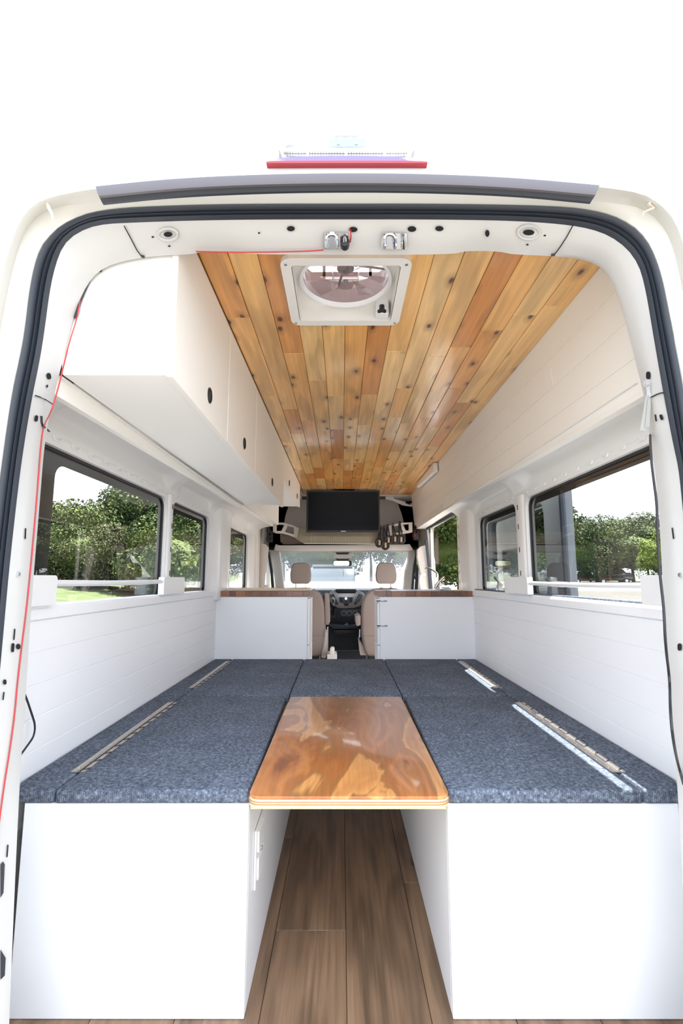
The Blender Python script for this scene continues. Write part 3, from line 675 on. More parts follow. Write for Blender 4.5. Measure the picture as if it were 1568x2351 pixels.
pad([(LW + .002, YS + g), (HL - g, YS + g), (HL - g, YF - .004), (LW + .002, YF - .004)], 'narrow grey carpeted board along the left wall, beside the left kitchen cabinet')
pad([(HL + g, YS + g), (ML - g, YS + g), (-.258, YF - .004), (HL + g, YF - .004)], 'far grey carpeted board in front of the left kitchen cabinet')
pad([(ML + g, YS + .004), (MR - g, YS + .004), (.286, YF - .004), (-.255, YF - .004)], 'middle grey carpeted board at the far end of the wooden table')
pad([(MR + g, YS + g), (HR - g, YS + g), (HR - g, YF - .004), (.289, YF - .004)], 'far grey carpeted board in front of the right kitchen cabinet')
pad([(HR + g, YS + g), (RW - .002, YS + g), (RW - .002, YF - .004), (HR + g, YF - .004)], 'narrow grey carpeted board along the right wall, beside the right kitchen cabinet')
# piano hinges
def hinge(L, nk):
    t = thing('piano_hinge', '', 'hinge', (0, 0, BED), 'long hinges in the bed platform')
    for s in (-1, 1):
        bm = B(); box(bm, min(0, s * .020), max(0, s * .020), 0, L, BED + .0005, BED + .0028)
        obj('leaf', bm, 'hinge_brass', t)
    for s in (-1, 1):
        for k in range(nk):
            bm = B(); y = L * (k + .5) / nk; cyl(bm, (s * .013, y, BED + .003), (0, 0, 1), .0035, .0015, 8); obj('screw', bm, 'steel', t)
    bm = B(); box(bm, .0035, .0075, 0, L, BED + .0026, BED + .0034); obj('gap', bm, 'hole_black', t)
    for k in range(nk):
        bm = B(); a, b = L * k / nk, L * (k + 1) / nk; tube(bm, [(0, a + .001, BED + .003), (0, b - .001, BED + .003)], .0034, 8); obj('knuckle', bm, 'steel' if k % 2 else 'hinge_brass', t, smooth=True)
    for k in range(nk):
        bm = B(); y = L * (k + .2) / nk; d = 1
        tube(bm, [(.006 , y, BED + .003), (.022, y + .012, BED + .004)], .0015, 5); obj('prong', bm, 'black_plastic', t)
    return t
h1 = hinge(.78, 12); h1.location = (HL, 1.46, BED); h1['label'] = 'long metal hinge across the left boards, near the rear door'
h2 = copy_tree(h1, (HR, 1.46, BED), 0, 'long metal hinge across the right boards, near the rear door')
h3 = copy_tree(h1, (HL, 2.53, BED), 0, 'long metal hinge in the left boards, near the left kitchen cabinet')
h4 = copy_tree(h1, (HR, 2.53, BED), 0, 'long metal hinge in the right boards, near the right kitchen cabinet')

# table
tb = thing('table', 'varnished plywood table top with rounded corners between the carpeted benches', 'table', (.018, 1.8, ZB))
to = rrect(-.236, .272, 1.305, 2.345, [.01, .01, .03, .03])
# slightly tapering toward the far end as in the photo
tt = [(x_ + (.0 if y_ < 1.4 else 0), y_) for x_, y_ in to]
bm = B(); prism(bm, [(a, b, BED - .006) for a, b in tt], (0, 0, .008), .002, 2); obj('top_veneer', bm, 'ply', tb, smooth=True)
bm = B(); prism(bm, [(a, b, BED - .026) for a, b in tt], (0, 0, .020), .003, 2); obj('edge_plies', bm, 'maple', tb, smooth=True)
for z in (BED - .0115, BED - .0175):
    bm = B(); e = [(a * 1 + (.0008 if a > 0 else -.0008), b - .0008 if b < 1.6 else b, z) for a, b in tt]; tube(bm, e + [e[0]], .0014, 5, cap=False); obj('dark_ply', bm, mat('dark_ply', (.42, .22, .09), .5), tb)
bm = B(); box(bm, -.235, .27, 1.35, 2.34, ZB - .012, ZB + .008); obj('support_frame', bm, 'maple', tb)

# ================================================================= KITCHEN
def cabinet(name, label, xa, xb, y0, y1, s):
    t = thing(name, label, 'cabinet', ((xa + xb) / 2, y0, 0), 'lower kitchen cabinets')
    bm = B(); box(bm, xa, xb, y0, y1, 0.001, .948, .002); obj('body', bm, 'bench_white', t)
    xi = xb if s < 0 else xa
    zs = [.05, .33, .62, .938]
    for k in range(3):
        a, b = sorted((xi - s * .0005, xi - s * .017)); bm = B(); box(bm, a, b, y0 + .004, y1 - .01, zs[k] + .003, zs[k + 1] - .003, .003); obj('door', bm, 'bench_white', t)
    return t
cabinet('kitchen_cabinet', 'white kitchen cabinet at the left end of the bed platform', -.893, -.238, YF, 3.74, -1)
ckr = cabinet('kitchen_cabinet', 'white kitchen cabinet on the right, fitted with black hook latches', .262, .921, YF, 3.74, 1)
for z in (.920, .752):
    bm = B(); pts = [(.240, YF - .004, z + .002), (.252, YF - .008, z), (.262, YF - .01, z), (.280, YF - .006, z - .003), (.297, YF - .006, z - .002)]
    tube(bm, pts, .0016, 6); ring = [(.302 + .005 * math.cos(a * math.pi / 6), YF - .006, z - .001 + .005 * math.sin(a * math.pi / 6)) for a in range(13)]
    tube(bm, ring, .0014, 5, cap=False); tube(bm, [(.307, YF - .006, z - .001), (.316, YF - .002, z)], .0014, 5)
    tube(bm, [(.252, YF - .008, z), (.248, YF - .008, z - .018)], .0014, 5); tube(bm, [(.243, YF - .006, z - .003), (.262, YF - .012, z + .003)], .003, 6)
    obj('hook_latch', bm, 'black_wire', ckr)
def counter(label, xa, xb, y0, y1, group='wood worktops'):
    t = thing('worktop', label, 'worktop', ((xa + xb) / 2, y0, .949), group)
    n = 12 if xa < 0 else 13; w_ = (xb - xa) / n; rr = random.Random(int(xa * 100))
    xs = [xa + w_ * i + (rr.random() - .5) * .02 * (0 < i < n) for i in range(n + 1)]
    for i in range(n):
        bm = B(); box(bm, xs[i] + .0002, xs[i + 1] - .0002, y0, y1, .9492, .987, .001, 1); obj('stave', bm, 'butcher_block', t)
    return t
counter('butcher block worktop on the left kitchen cabinet', -.898, -.221, YF - .008, 3.86)
counter('butcher block worktop with a sink tap on the right kitchen cabinet', .248, .925, YF - .008, 3.86)
# counter-top sink cover and pale board
bm = B(); box(bm, -.80, -.226, 3.47, 3.85, .9875, .998, .003); box(bm, -.78, -.24, 3.50, 3.84, .998, 1.004, .003); tag(obj('stove_lid', bm, mat('pale_wood', (.74, .60, .46), .35, coat=.3)), 'flat pale wooden lid lying on the left worktop', 'lid')
sk = thing('sink', 'stainless sink rim set in the right worktop', 'sink', (.55, 4.1, .987))
bm = B(); holed(bm, rrect(.32, .72, 3.50, 3.80, .04), [rrect(.345, .695, 3.52, 3.78, .035)], lambda a, b: (a, b, .9875), (0, 0, .003)); obj('rim', bm, 'steel', sk)
bm = B(); rr = rrect(.345, .695, 3.52, 3.78, .035); loft(bm, [[(a, b, .9885) for a, b in rr + rr[:1]], [(a, b, .9882) for a, b in rr + rr[:1]]]); bm.faces.new([bm.verts.new((a, b, .988)) for a, b in rr]); obj('basin', bm, 'steel', sk)
FY = 3.72
def fp(u, v, d=0): return Vector(onY(u, v, FY + d))
fb = fp(1003, 1352); fb.z = .987
fa = thing('faucet', 'chrome gooseneck tap with lever standing on the right worktop', 'faucet', fb)
bm = B(); box(bm, fb.x - .045, fb.x + .045, FY - .03, FY + .03, .9875, .999, .004); cyl(bm, (fb.x, FY, .998), (0, 0, 1), .024, .028, 20, .018); obj('base', bm, 'chrome', fa, smooth=True)
bm = B(); tube(bm, smoothpts([fp(1003, 1346), fp(1004, 1330), fp(1004, 1318), fp(998, 1312), fp(988, 1306), fp(981, 1303), fp(977, 1304), fp(975, 1307)], 2), .0065, 10); obj('spout', bm, 'chrome', fa, smooth=True)
bm = B(); tube(bm, [fp(1000, 1346, -.02), fp(1006, 1338, -.03), fp(1014, 1329, -.04)], [.014, .010, .007], 12); tube(bm, [fp(1012, 1331, -.04), fp(1019, 1324, -.045)], [.011, .010], 12); obj('lever', bm, 'chrome', fa, smooth=True)

# ---- overhead cabinets, left
XC = -.412
oc = thing('overhead_cabinet', 'long white overhead cabinet with three doors along the left side', 'cabinet', (-.55, 1.136, 1.57))
bm = B(); P = [(-.683, 1.136, 1.566), (XC - .018, 1.136, 1.566), (XC - .018, 1.136, 1.992), (-.56, 1.136, 1.985), (-.64, 1.136, 1.93), (-.69, 1.136, 1.80), (-.70, 1.136, 1.66)]
prism(bm, P, (0, 3.39 - 1.136, .018), .002); obj('body', bm, 'white_board', oc)
doors = [(1.131, 1.70), (1.704, 2.27), (2.274, 3.395)]
def cabdoor(t, a, b, z0, z1, hy, hz, x=XC):
    bm = B(); box(bm, x - .017, x, a, b, z0, z1, .003); d = obj('door', bm, 'warm_white', t)
    e = [(x + .001, hy + .018 * math.cos(k * math.pi / 12), hz + .022 * math.sin(k * math.pi / 12)) for k in range(24)]
    bm = B(); tube(bm, e + [e[0]], .0035, 6, cap=False); h = obj('finger_pull', bm, 'black_plastic', d, smooth=True)
    bm = B(); bm.faces.new([bm.verts.new((x + .0008, hy + (p[1] - hy) * .95, hz + (p[2] - hz) * .95)) for p in e]); obj('pull_recess', bm, mat('pull_dark', (.05, .045, .04), .5), d)
for (a, b), hy, dz in zip(doors, (1.455, 2.0, 2.83), (.0, .004, .010)): cabdoor(oc, a, b, 1.560 + dz, 1.992, hy, 1.637)
oc2 = thing('overhead_cabinet', 'shorter white overhead cabinet with two doors nearest the television', 'cabinet', (-.55, 3.4, 1.77))
bm = B(); box(bm, -.70, XC - .018, 3.40, 4.74, 1.775, 1.992, .002); obj('body', bm, 'white_board', oc2)
cabdoor(oc2, 3.40, 4.04, 1.768, 1.992, 3.75, 1.813); cabdoor(oc2, 4.045, 4.745, 1.768, 1.992, 4.42, 1.823)
bm = B(); prism(bm, [(-.70, 3.401, 1.59), (-.60, 3.401, 1.575), (-.60, 4.60, 1.575), (-.70, 4.60, 1.60)], (0, 0, .19), .002); tag(obj('wall_shelf_box', bm, 'warm_white'), 'small cream box under the short overhead cabinet by the left wall', 'shelf')
# small white box on right panel
bm = B(); prism(bm, [(.770, 3.84, 1.995), (.770, 3.84, 1.925), (.768, 4.70, 1.955), (.768, 4.70, 1.995)], (-.035, 0, 0), .003); prism(bm, [(.735, 3.835, 1.996), (.735, 3.835, 1.918), (.77, 3.835, 1.918), (.77, 3.835, 1.996)], (0, .012, 0), .002)
tag(obj('wall_box', bm, 'white_board'), 'small white wall box on the right upper panelling under the ceiling', 'box')

# ---- rail bars
def rail(label, X, s, ya, yb, yc, yd, z=1.058):
    t = thing('guard_rail', label, 'rail', (X, (ya + yd) / 2, .997), 'white rods above the side walls')
    for a, b, h in ((ya, yb, 1.082), (yc, yd, 1.080)):
        bm = B(); prism(bm, [(X - .014, yy, zz_) for yy, zz_ in rrect(a, b, .997, h, [.012, .012, .002, .002])], (.028, 0, 0), .002); obj('bracket', bm, 'white_plastic', t)
    bm = B(); n = 14; pts = []
    for k in range(n + 1):
        u = k / n; pts.append((X + s * .002, yb - .02 + (yc + .08 - yb + .02) * u, z - .004 * math.sin(math.pi * u)))
    tube(bm, pts, .0095, 12); obj('rod', bm, 'white_plastic', t, smooth=True)
rail('white rod between two blocks below the left rear window', -.852, -1, 1.325, 1.452, 2.325, 2.63, 1.060)
rail('white rod between two blocks below the right rear window', .893, 1, 1.325, 1.452, 2.34, 2.665, 1.052)

# ================================================================= ROOF FAN
fn = thing('roof_fan', 'white framed roof vent fan with smoky blades in the wooden ceiling', 'fan', (.012, 1.48, CZ))
cx, cy = .0125, 1.4805
bm = B(); holed(bm, rrect(-.181, .206, 1.292, 1.669, .035, 6), [rrect(-.150, .175, 1.325, 1.640, .012, 4)], lambda a, b: (a, b, 1.986), (0, 0, .014)); o = obj('trim_frame', bm, 'fan_white', fn)
for a, b in ((-.165, 1.32), (.19, 1.32), (-.165, 1.65), (.19, 1.65)):
    bm = B(); cyl(bm, (a, b, 1.9855), (0, 0, -1), .0045, .0015, 10); obj('screw', bm, 'steel', o)
bm = B(); rr = rrect(-.148, .173, 1.327, 1.637, .012, 4); rr = rr + rr[:1]; loft(bm, [[(a, b, 1.986) for a, b in rr], [(a, b, 2.15) for a, b in rr]]); obj('shaft', bm, 'fan_white', fn)
zc_ = 2.044; rad = .142
bm = B(); circ = [(cx + rad * math.cos(k * math.pi / 32), cy + rad * math.sin(k * math.pi / 32)) for k in range(64)][::1]
holed(bm, [(-.149, 1.326), (.174, 1.326), (.174, 1.639), (-.149, 1.639)], [circ], lambda a, b: (a, b, zc_), (0, 0, .004)); obj('base_plate', bm, 'fan_white', fn)
bm = B(); t_ = []
for k in range(65):
    a = k * math.pi / 32; t_.append((cx + rad * math.cos(a), cy + rad * math.sin(a)))
loft(bm, [[(cx + (x_ - cx) * s_, cy + (y_ - cy) * s_, z_) for x_, y_ in t_] for s_, z_ in ((1.06, zc_), (1.06, zc_ - .012), (1.0, zc_ - .014), (.985, zc_ - .008), (.985, zc_ + .003))]); obj('fan_ring', bm, 'white_plastic', fn, smooth=True)
bm = B(); ar = [(cx + .146 * math.cos(math.pi * (k - 3) / 24), cy + .146 * math.sin(math.pi * (k - 3) / 24)) for k in range(31)]
loft(bm, [[(a, b, zc_ + .006) for a, b in ar], [(a, b, zc_ + .05) for a, b in ar], [(a, b, zc_ + .085) for a, b in ar]]); obj('smoked_dome', bm, mat('smoke_brown', (.36, .26, .245), .35, coat=.4), fn, smooth=True)
bm = B(); cyl(bm, (cx, cy, zc_ - .01), (0, 0, 1), .042, .045, 28, .046); obj('hub', bm, 'clear_plastic', fn, smooth=True)
bm = B(); cyl(bm, (cx, cy, zc_ - .016), (0, 0, 1), .009, .01, 12); cyl(bm, (cx, cy, zc_ + .036), (0, 0, 1), .028, .03, 20); obj('motor', bm, mat('motor_grey', (.25, .22, .22), .4), fn)
for k in range(8):
    bm = B(); cs = []
    for i in range(7):
        r = .042 + (.132 - .042) * i / 6; row = []
        for j in range(5):
            a = k * math.pi / 4 + (j / 4 - .5) * .5 + (i / 6) * .18; row.append((cx + r * math.cos(a), cy + r * math.sin(a), zc_ + .012 + (j / 4 - .5) * .018))
        cs.append(row)
    loft(bm, cs); obj('blade', bm, 'clear_plastic', fn, smooth=True)
bm = B()
for k in range(4):
    a = k * math.pi / 2 + .2; tube(bm, [(cx + .03 * math.cos(a), cy + .03 * math.sin(a), zc_ + .055), (cx + .14 * math.cos(a), cy + .14 * math.sin(a), zc_ + .055)], .004, 6)
obj('spider_arms', bm, 'motor_grey', fn)
bm = B(); box(bm, .12, .165, 1.60, 1.632, 1.992, 2.05, .003); obj('switch_plate', bm, 'white_plastic', fn)
kx, ky = onZ(876, 706, 1.992)[:2]
bm = B(); cyl(bm, (kx, ky, 1.999), (0, 0, -1), .009, .014, 14)
for k in range(3):
    a = k * 2.094 + .5; tube(bm, [(kx, ky, 1.983), (kx + .015 * math.cos(a), ky + .015 * math.sin(a), 1.981)], [.008, .0055], 8)
obj('knob', bm, 'black_plastic', fn, smooth=True)
# outside hood: base, raised lid, louvre grille
bm = B(); holed(bm, rrect(-.21, .235, 1.17, 1.72, .03), [rrect(-.15, .175, 1.325, 1.640, .01)], lambda a, b: (a, b, 2.085), (0, 0, .03)); obj('hood_base', bm, 'hood_darkened', fn)
def hoodcurve(y, dz, sx=1):
    px = [(640, 350), (642, 325), (655, 313), (700, 307), (784, 304), (890, 307), (935, 313), (948, 325), (950, 350)]
    return [Vector(((onY(u, v, 1.2)[0] - .012) * sx + .012, y, onY(u, v, 1.2)[2] + dz)) for u, v in px]
bm = B(); s0 = smoothpts(hoodcurve(1.19, 0), 2)
loft(bm, [[p + Vector((0, .02, -.012)) * 1 + Vector((-p.x * .06, 0, 0)) for p in s0], [p + Vector((-p.x * .03, 0, -.008)) for p in s0], s0, [p + Vector((p.x * .03, .06, .012)) for p in s0], [p + Vector((0, .50, -.02)) for p in s0]]); hd_ = obj('lid', bm, 'hood_darkened', fn, smooth=True, angle=60)
bm = B(); P = s0[0], s0[-1]; z0, z1 = 2.10, 2.262
for x_ in (-.16, -.095, .012, .12, .182): tube(bm, [(x_, 1.215, z0), (x_, 1.215, z1 - (.02 if abs(x_) > .15 else 0))], .004, 6)
for z in (2.16, 2.232, 2.262): tube(bm, [(-.165, 1.215, z), (.188, 1.215, z)], .005, 6)
obj('grille_frame', bm, 'hood_darkened', fn)
bm = B()
for k in range(45): x_ = -.16 + .342 * k / 44; box(bm, x_ - .0005, x_ + .0005, 1.218, 1.2195, z0, z1)
for k in range(18): z = z0 + (z1 - z0) * k / 17; box(bm, -.16, .182, 1.218, 1.2195, z - .0005, z + .0005)
obj('mesh_screen', bm, mat('screen_grey', (.12, .12, .12), .5), fn)
bm = B(); pxp(bm, [(755, 315), (838, 315), (838, 336), (755, 336)], 1.19, .003, .001); hb = obj('hinge_plate', bm, 'blue_tape', fn)
for u in (776, 817):
    bm = B(); p = Vector(onY(u, 330, 1.189)); cyl(bm, p, (0, -1, 0), .004, .002, 10); obj('screw', bm, 'steel', hb)
for u in (761, 781, 802, 823):
    bm = B(); pxp(bm, [(u - 5, 314), (u + 5, 314), (u + 5, 319), (u - 5, 319)], 1.188, .004, .001); obj('hinge_knuckle', bm, 'white_plastic', hb)
bm = B(); bm.faces.new([bm.verts.new(p) for p in ((-.16, 1.40, 2.20), (.18, 1.40, 2.20), (.18, 1.64, 2.26), (-.16, 1.64, 2.26))]); obj('lid_pane', bm, 'smoked_plastic', fn)
bm = B(); box(bm, -.2, .225, 1.655, 1.70, 2.117, 2.150, .004); box(bm, -.2, .225, 1.655, 1.665, 2.170, 2.188); box(bm, -.2, .225, 1.655, 1.665, 2.215, 2.235); box(bm, -.07, -.06, 1.655, 1.665, 2.15, 2.235); box(bm, .10, .11, 1.655, 1.665, 2.15, 2.235); obj('hood_back', bm, mat('smoke_back', (.33, .255, .245), .35), fn)
# ================================================================= WIRES
def wire(name, pts, r, m, label, sm=2):
    bm = B(); tube(bm, smoothpts(pts, sm), r, 6); return tag(obj(name, bm, m, smooth=True), label, 'wire')
rw_px = [(183, 690), (175, 735), (160, 790), (146, 850), (132, 905), (118, 950), (103, 975), (97, 1010), (90, 1100), (82, 1200), (73, 1300), (63, 1400), (50, 1500), (42, 1570), (36, 1640), (25, 1720), (12, 1800), (0, 1890), (-8, 1960)]
rp = [nearest_reveal(u - 1, v) + Vector((.0, -.003, 0)) for u, v in rw_px[:]]
rp[0] = Vector(onY(*rw_px[0], 1.128)); rp[1] = Vector(onY(*rw_px[1], 1.125))
wire('red_wire', rp, .0015, 'red_wire', 'thin red wire running down the left door pillar', 1)
wire('red_wire', [hdr(u, v, .012) for u, v in ((449, 577), (520, 579), (600, 579), (700, 577), (742, 574))], .0016, 'red_wire', 'thin red wire stretched along the header above the wooden ceiling')
wire('red_wire', [hdr(u, v, o_) for u, v, o_ in ((802, 525, .006), (805, 533, .02), (805, 545, .02), (803, 556, .012))], .0018, 'red_wire', 'short red wire end beside the left latch bracket')
wire('black_cable', [onY(u, v, 1.130) for u, v in ((231, 617), (218, 622), (205, 640), (192, 668), (180, 698), (172, 730))], .0035, 'black_wire', 'pair of black cables at the top left corner of the doorway')
bm = B(); tube(bm, [onY(224, 618, 1.128), onY(231, 620, 1.128)], .005, 8); obj('cable_end', bm, 'black_wire', bpy.data.objects['black_cable'])
wire('black_cable', [onX(u, v, -.84) for u, v in ((56, 1595), (62, 1610), (72, 1640), (80, 1665), (77, 1690), (65, 1708), (47, 1732), (40, 1745))], .0028, 'black_wire', 'black cable looping out over the left shiplap wall')
wire('black_cable', [nearest_reveal(u - 2, v) + Vector((-.004, -.004, 0)) for u, v in ((1495, 1000), (1497, 1050), (1503, 1100), (1511, 1160), (1512, 1230), (1516, 1300), (1520, 1340), (1527, 1400), (1530, 1480), (1540, 1560), (1541, 1630), (1548, 1700), (1558, 1750), (1572, 1800))], .0026, 'black_wire', 'dark cable hanging down the right door pillar')
bm = B(); tube(bm, smoothpts([nearest_reveal(94, 955), nearest_reveal(95, 975), nearest_reveal(103, 982), Vector(onX(112, 990, -.80))], 1), .0025, 6); tag(obj('zip_tie', bm, 'black_wire'), 'black cable tie on the left door pillar', 'cable tie')

# ================================================================= TELEVISION
tv = thing('television', 'black flat television hanging from the ceiling at the front', 'television', onY(787, 1222, 5.0))
bm = B(); a = onY(703, 1126, 5.0); b = onY(872, 1222, 5.0)
holed(bm, [(a[0], b[2]), (b[0], b[2]), (b[0], a[2]), (a[0], a[2])], [[(a[0] + .016, b[2] + .020), (b[0] - .016, b[2] + .020), (b[0] - .016, a[2] - .016), (a[0] + .016, a[2] - .016)]], lambda x_, z_: (x_, 5.0, z_), (0, .012, 0)); obj('bezel', bm, 'black_plastic', tv)
bm = B(); box(bm, a[0] + .01, b[0] - .01, 5.006, 5.05, b[2] + .01, a[2] - .01); obj('screen', bm, 'screen', tv)
bm = B(); pxp(bm, [(782, 1218.6), (793, 1218.6), (793, 1220.6), (782, 1220.6)], 4.998, .002); obj('badge', bm, 'silver_plastic', tv)
bm = B(); box(bm, -.42, .46, 5.06, 5.09, 1.90, 1.93); box(bm, -.1, .14, 5.05, 5.30, 1.6, 1.99); obj('mount', bm, 'black_plastic', tv)

# ================================================================= CAB
cabf = struct_empty('wall_front')
# curved headliner dome behind the television
bm = B(); pxp(bm, [(648, 1245), (650, 1205), (655, 1180), (662, 1160), (672, 1148), (690, 1141), (784, 1138), (890, 1141), (905, 1146), (915, 1160), (922, 1180), (928, 1205), (931, 1245)], 5.85, .03, .01); obj('headliner', bm, 'headliner', cabf, smooth=True)
bm = B(); pxp(bm, [(600, 1115), (960, 1115), (960, 1262), (600, 1262)], 5.95, .02); obj('cavity', bm, 'hole_black', cabf)
bm = B(); pxp(bm, [(873, 1139), (902, 1139), (903, 1145), (946, 1156), (946, 1163), (925, 1160), (900, 1149), (873, 1143)], 5.5, .03, .002); pxp(bm, [(686, 1137), (706, 1137), (706, 1143), (686, 1143)], 5.5, .03, .002); obj('roof_bow', bm, 'light_trim', cabf)
bm = B(); pxp(bm, [(931, 1151), (942, 1155), (941, 1159), (930, 1155)], 5.49, .003); obj('slot', bm, 'hole_black', cabf)
bm = B(); box(bm, -.95, .98, 5.38, 5.6, 2.0, 2.05); obj('front_roof_panel', bm, 'light_trim', cabf)
bm = B(); box(bm, -.97, 1.0, 5.4, 7.0, 2.02, 2.07); box(bm, -.97, 1.0, 5.95, 6.0, 1.46, 2.05); obj('cab_roof', bm, 'van_paint', cabf)
# overhead shelf trim
sh = thing('overhead_shelf', 'cream plastic shelf with trapezoid openings above the windshield', 'shelf', onY(784, 1250, 5.35))
def shelf_end(px, holes, nm):
    bm = B(); P = [onY(u, v, 5.30) for u, v in px]; H_ = [[(onY(u, v, 5.30)[0], onY(u, v, 5.30)[2]) for u, v in h] for h in holes]
    holed(bm, [(p[0], p[2]) for p in P], H_, lambda x_, z_: (x_, 5.30, z_), (0, .04, 0)); obj(nm, bm, 'light_trim', sh)
shelf_end([(626, 1199), (650, 1200), (668, 1205), (686, 1213), (681, 1236), (663, 1229), (650, 1225), (632, 1224), (626, 1221)], [[(634, 1203), (652, 1205), (645, 1219), (634, 1219)], [(659, 1207), (674, 1211), (674, 1227), (653, 1221)]], 'end_trim')
shelf_end([(946, 1199), (928, 1200), (905, 1203), (885, 1210), (888, 1231), (908, 1227), (930, 1225), (946, 1222)], [[(938, 1203), (938, 1218), (931, 1218), (923, 1204)], [(914, 1206), (925, 1221), (903, 1224), (903, 1208)]], 'end_trim')
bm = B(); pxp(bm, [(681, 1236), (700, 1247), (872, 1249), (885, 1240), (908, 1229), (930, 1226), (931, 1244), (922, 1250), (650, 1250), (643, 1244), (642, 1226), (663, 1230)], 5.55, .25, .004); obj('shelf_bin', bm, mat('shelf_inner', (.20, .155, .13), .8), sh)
bm = B(); pxp(bm, [(632, 1249), (640, 1252), (925, 1250), (940, 1249), (948, 1262), (942, 1264), (640, 1266), (628, 1262)], 5.5, .3, .006); obj('front_beam', bm, 'light_trim', sh, smooth=True)
# rope-woven wrap: one strand per cord turn
rp_ = thing('rope_wrap', 'beige cord wrapped tightly around the front rail under the television', 'rope', onY(784, 1245, 5.27))
N = 120; bm = B()
def low(u): return 1236 + (1247 - 1236) * min(1, max(0, (u - 681) / 17)) if u < 700 else 1247 + (u - 700) * .010
def up_(u): return 1212 + (u - 685) * .20 if u < 705 else 1216 + (1 if u > 860 else 0)
for k in range(N):
    u = 684 + (872 - 684) * k / (N - 1); sl = 3 * max(0, 1 - (u - 684) / 30)
    bm = B(); j = random.uniform(-.6, .6)
    tube(bm, [onY(u + sl + j, up_(u), 5.25), onY(u + j * .5, (up_(u) + low(u)) / 2, 5.225), onY(u - sl + j, low(u) - 1, 5.25), onY(u - sl + j, low(u), 5.27)], .0048, 5); obj('strand', bm, 'rope', rp_, smooth=True)
bm = B(); tube(bm, [onY(u, v, 5.262) for u, v in ((681, 1237), (698, 1247.5), (872, 1249))], .005, 6); obj('edge_cord', bm, mat('pale_cord', (.8, .76, .66), .9), rp_)
# black looped straps with round pads
def hanging(u, v_top, v, lab, sway):
    t = thing('hanging_strap', lab, 'strap', onY(u, v_top, 5.22), 'black straps hanging under the television')
    Y = 5.20
    for du in (-2.2, 1.8):
        bm = B(); pts = [onY(u + du * .4, v_top, Y), onY(u + du + sway * .4, (v_top * 2 + v) / 3, Y - .01), onY(u + du * 1.6 + sway, v - 6, Y - .01), onY(u + du * 1.2 + sway, v, Y)]
        tube(bm, smoothpts(pts, 1), .010, 6, flat=.5); obj('strap', bm, 'black_wire', t, smooth=True)
    bm = B(); c = Vector(onY(u + sway, v, Y - .012))
    ring = [c + Vector((.036 * math.cos(a * math.pi / 10), .0, .042 * math.sin(a * math.pi / 10))) for a in range(21)]
    tube(bm, ring, .0115, 8, cap=False); cyl(bm, c + Vector((0, .012, 0)), (0, -1, 0), .034, .012, 16); obj('round_pad', bm, 'black_plastic', t, smooth=True)
    bm = B(); box(bm, c.x - .010, c.x + .012, c.y - .018, c.y - .001, c.z - .028, c.z + .028, .004); obj('buckle', bm, 'tan_leather', t)
    bm = B(); tube(bm, [onY(u - 3, v_top - 1, Y), onY(u, v_top - 4, Y), onY(u + 3, v_top - 1, Y)], .006, 6); obj('knot', bm, 'black_wire', t)
hanging(873, 1211, 1246, 'leftmost looped black strap with a round pad, at the television corner', -3)
hanging(881, 1210, 1252, 'second looped black strap from the left, its pad hanging lowest', 3)
hanging(889, 1208, 1240, 'middle looped black strap with a round pad', 2)
hanging(901, 1206, 1238, 'fourth looped black strap from the left, on the shelf trim', 5)
hanging(917, 1201, 1239, 'rightmost looped black strap with a round pad, over the shelf opening', 3)
# dark bundles at the shelf ends
def clutter(name, lab, c, r, reds=False):
    t = thing(name, lab, 'wires', c)
    rr = random.Random(3 if reds else 4)
    for k in range(9):
        bm = B(); pts = [Vector(c) + Vector((rr.uniform(-r, r) * .6, rr.uniform(-.05, .05), rr.uniform(-r, r) * 1.5)) for _ in range(4)]
        tube(bm, smoothpts(pts, 2), rr.uniform(.004, .010), 6); obj('cable', bm, 'red_wire' if reds and k % 4 == 0 else 'black_wire', t, smooth=True)
    bm = B(); c = Vector(c); box(bm, c.x - r * .5, c.x + r * .6, c.y, c.y + .06, c.z - r * 1.4, c.z + r * .9, .01); obj('module', bm, 'black_plastic', t)
clutter('wire_bundle', 'tangle of black cables beside the left end of the shelf', onY(618, 1228, 5.3), .055)
clutter('wire_bundle', 'tangle of black and red cables beside the right end of the shelf', onY(955, 1222, 5.3), .06, True)
# overhead console and mirror
con = thing('overhead_console', 'cream overhead console with a dark lamp panel above the mirror', 'console', onY(786, 1270, 5.9))
bm = B(); pxp(bm, [(757, 1259), (814, 1259), (806, 1281), (796, 1283), (776, 1283), (767, 1281)], 5.85, .15, .008); obj('housing', bm, 'light_trim', con, smooth=True)
bm = B(); pxp(bm, [(a_, b_) for a_, b_ in rrect(770, 801, 1262, 1273, 5)], 5.845, .01); lp = obj('lamp_panel', bm, 'black_plastic', con)
for u in (781, 792):
    bm = B(); cyl(bm, onY(u, 1268, 5.843), (0, -1, 0), .014, .004, 14); obj('lamp', bm, 'dark_dash', lp)
bm = B(); pxp(bm, [(767, 1277), (805, 1277), (799, 1287), (773, 1287)], 5.9, .05, .004); obj('sensor_cover', bm, 'black_plastic', con)
mi = thing('rear_view_mirror', 'rear view mirror glinting yellow under the overhead console', 'mirror', onY(786, 1294, 5.8))
bm = B(); pxp(bm, rrect(763.5, 807, 1287, 1300, 5), 5.80, .03, .004); obj('shell', bm, 'black_plastic', mi, smooth=True)
bm = B(); P = [Vector(onY(u, v, 5.797)) for u, v in rrect(765, 801, 1288, 1299, 4)]; bm.faces.new([bm.verts.new(p) for p in P]); obj('mirror_glass', bm, 'mirror', mi)
bm = B(); tube(bm, [onY(786, 1286, 5.84), onY(786, 1292, 5.82)], .012, 8); obj('stem', bm, 'black_plastic', mi)
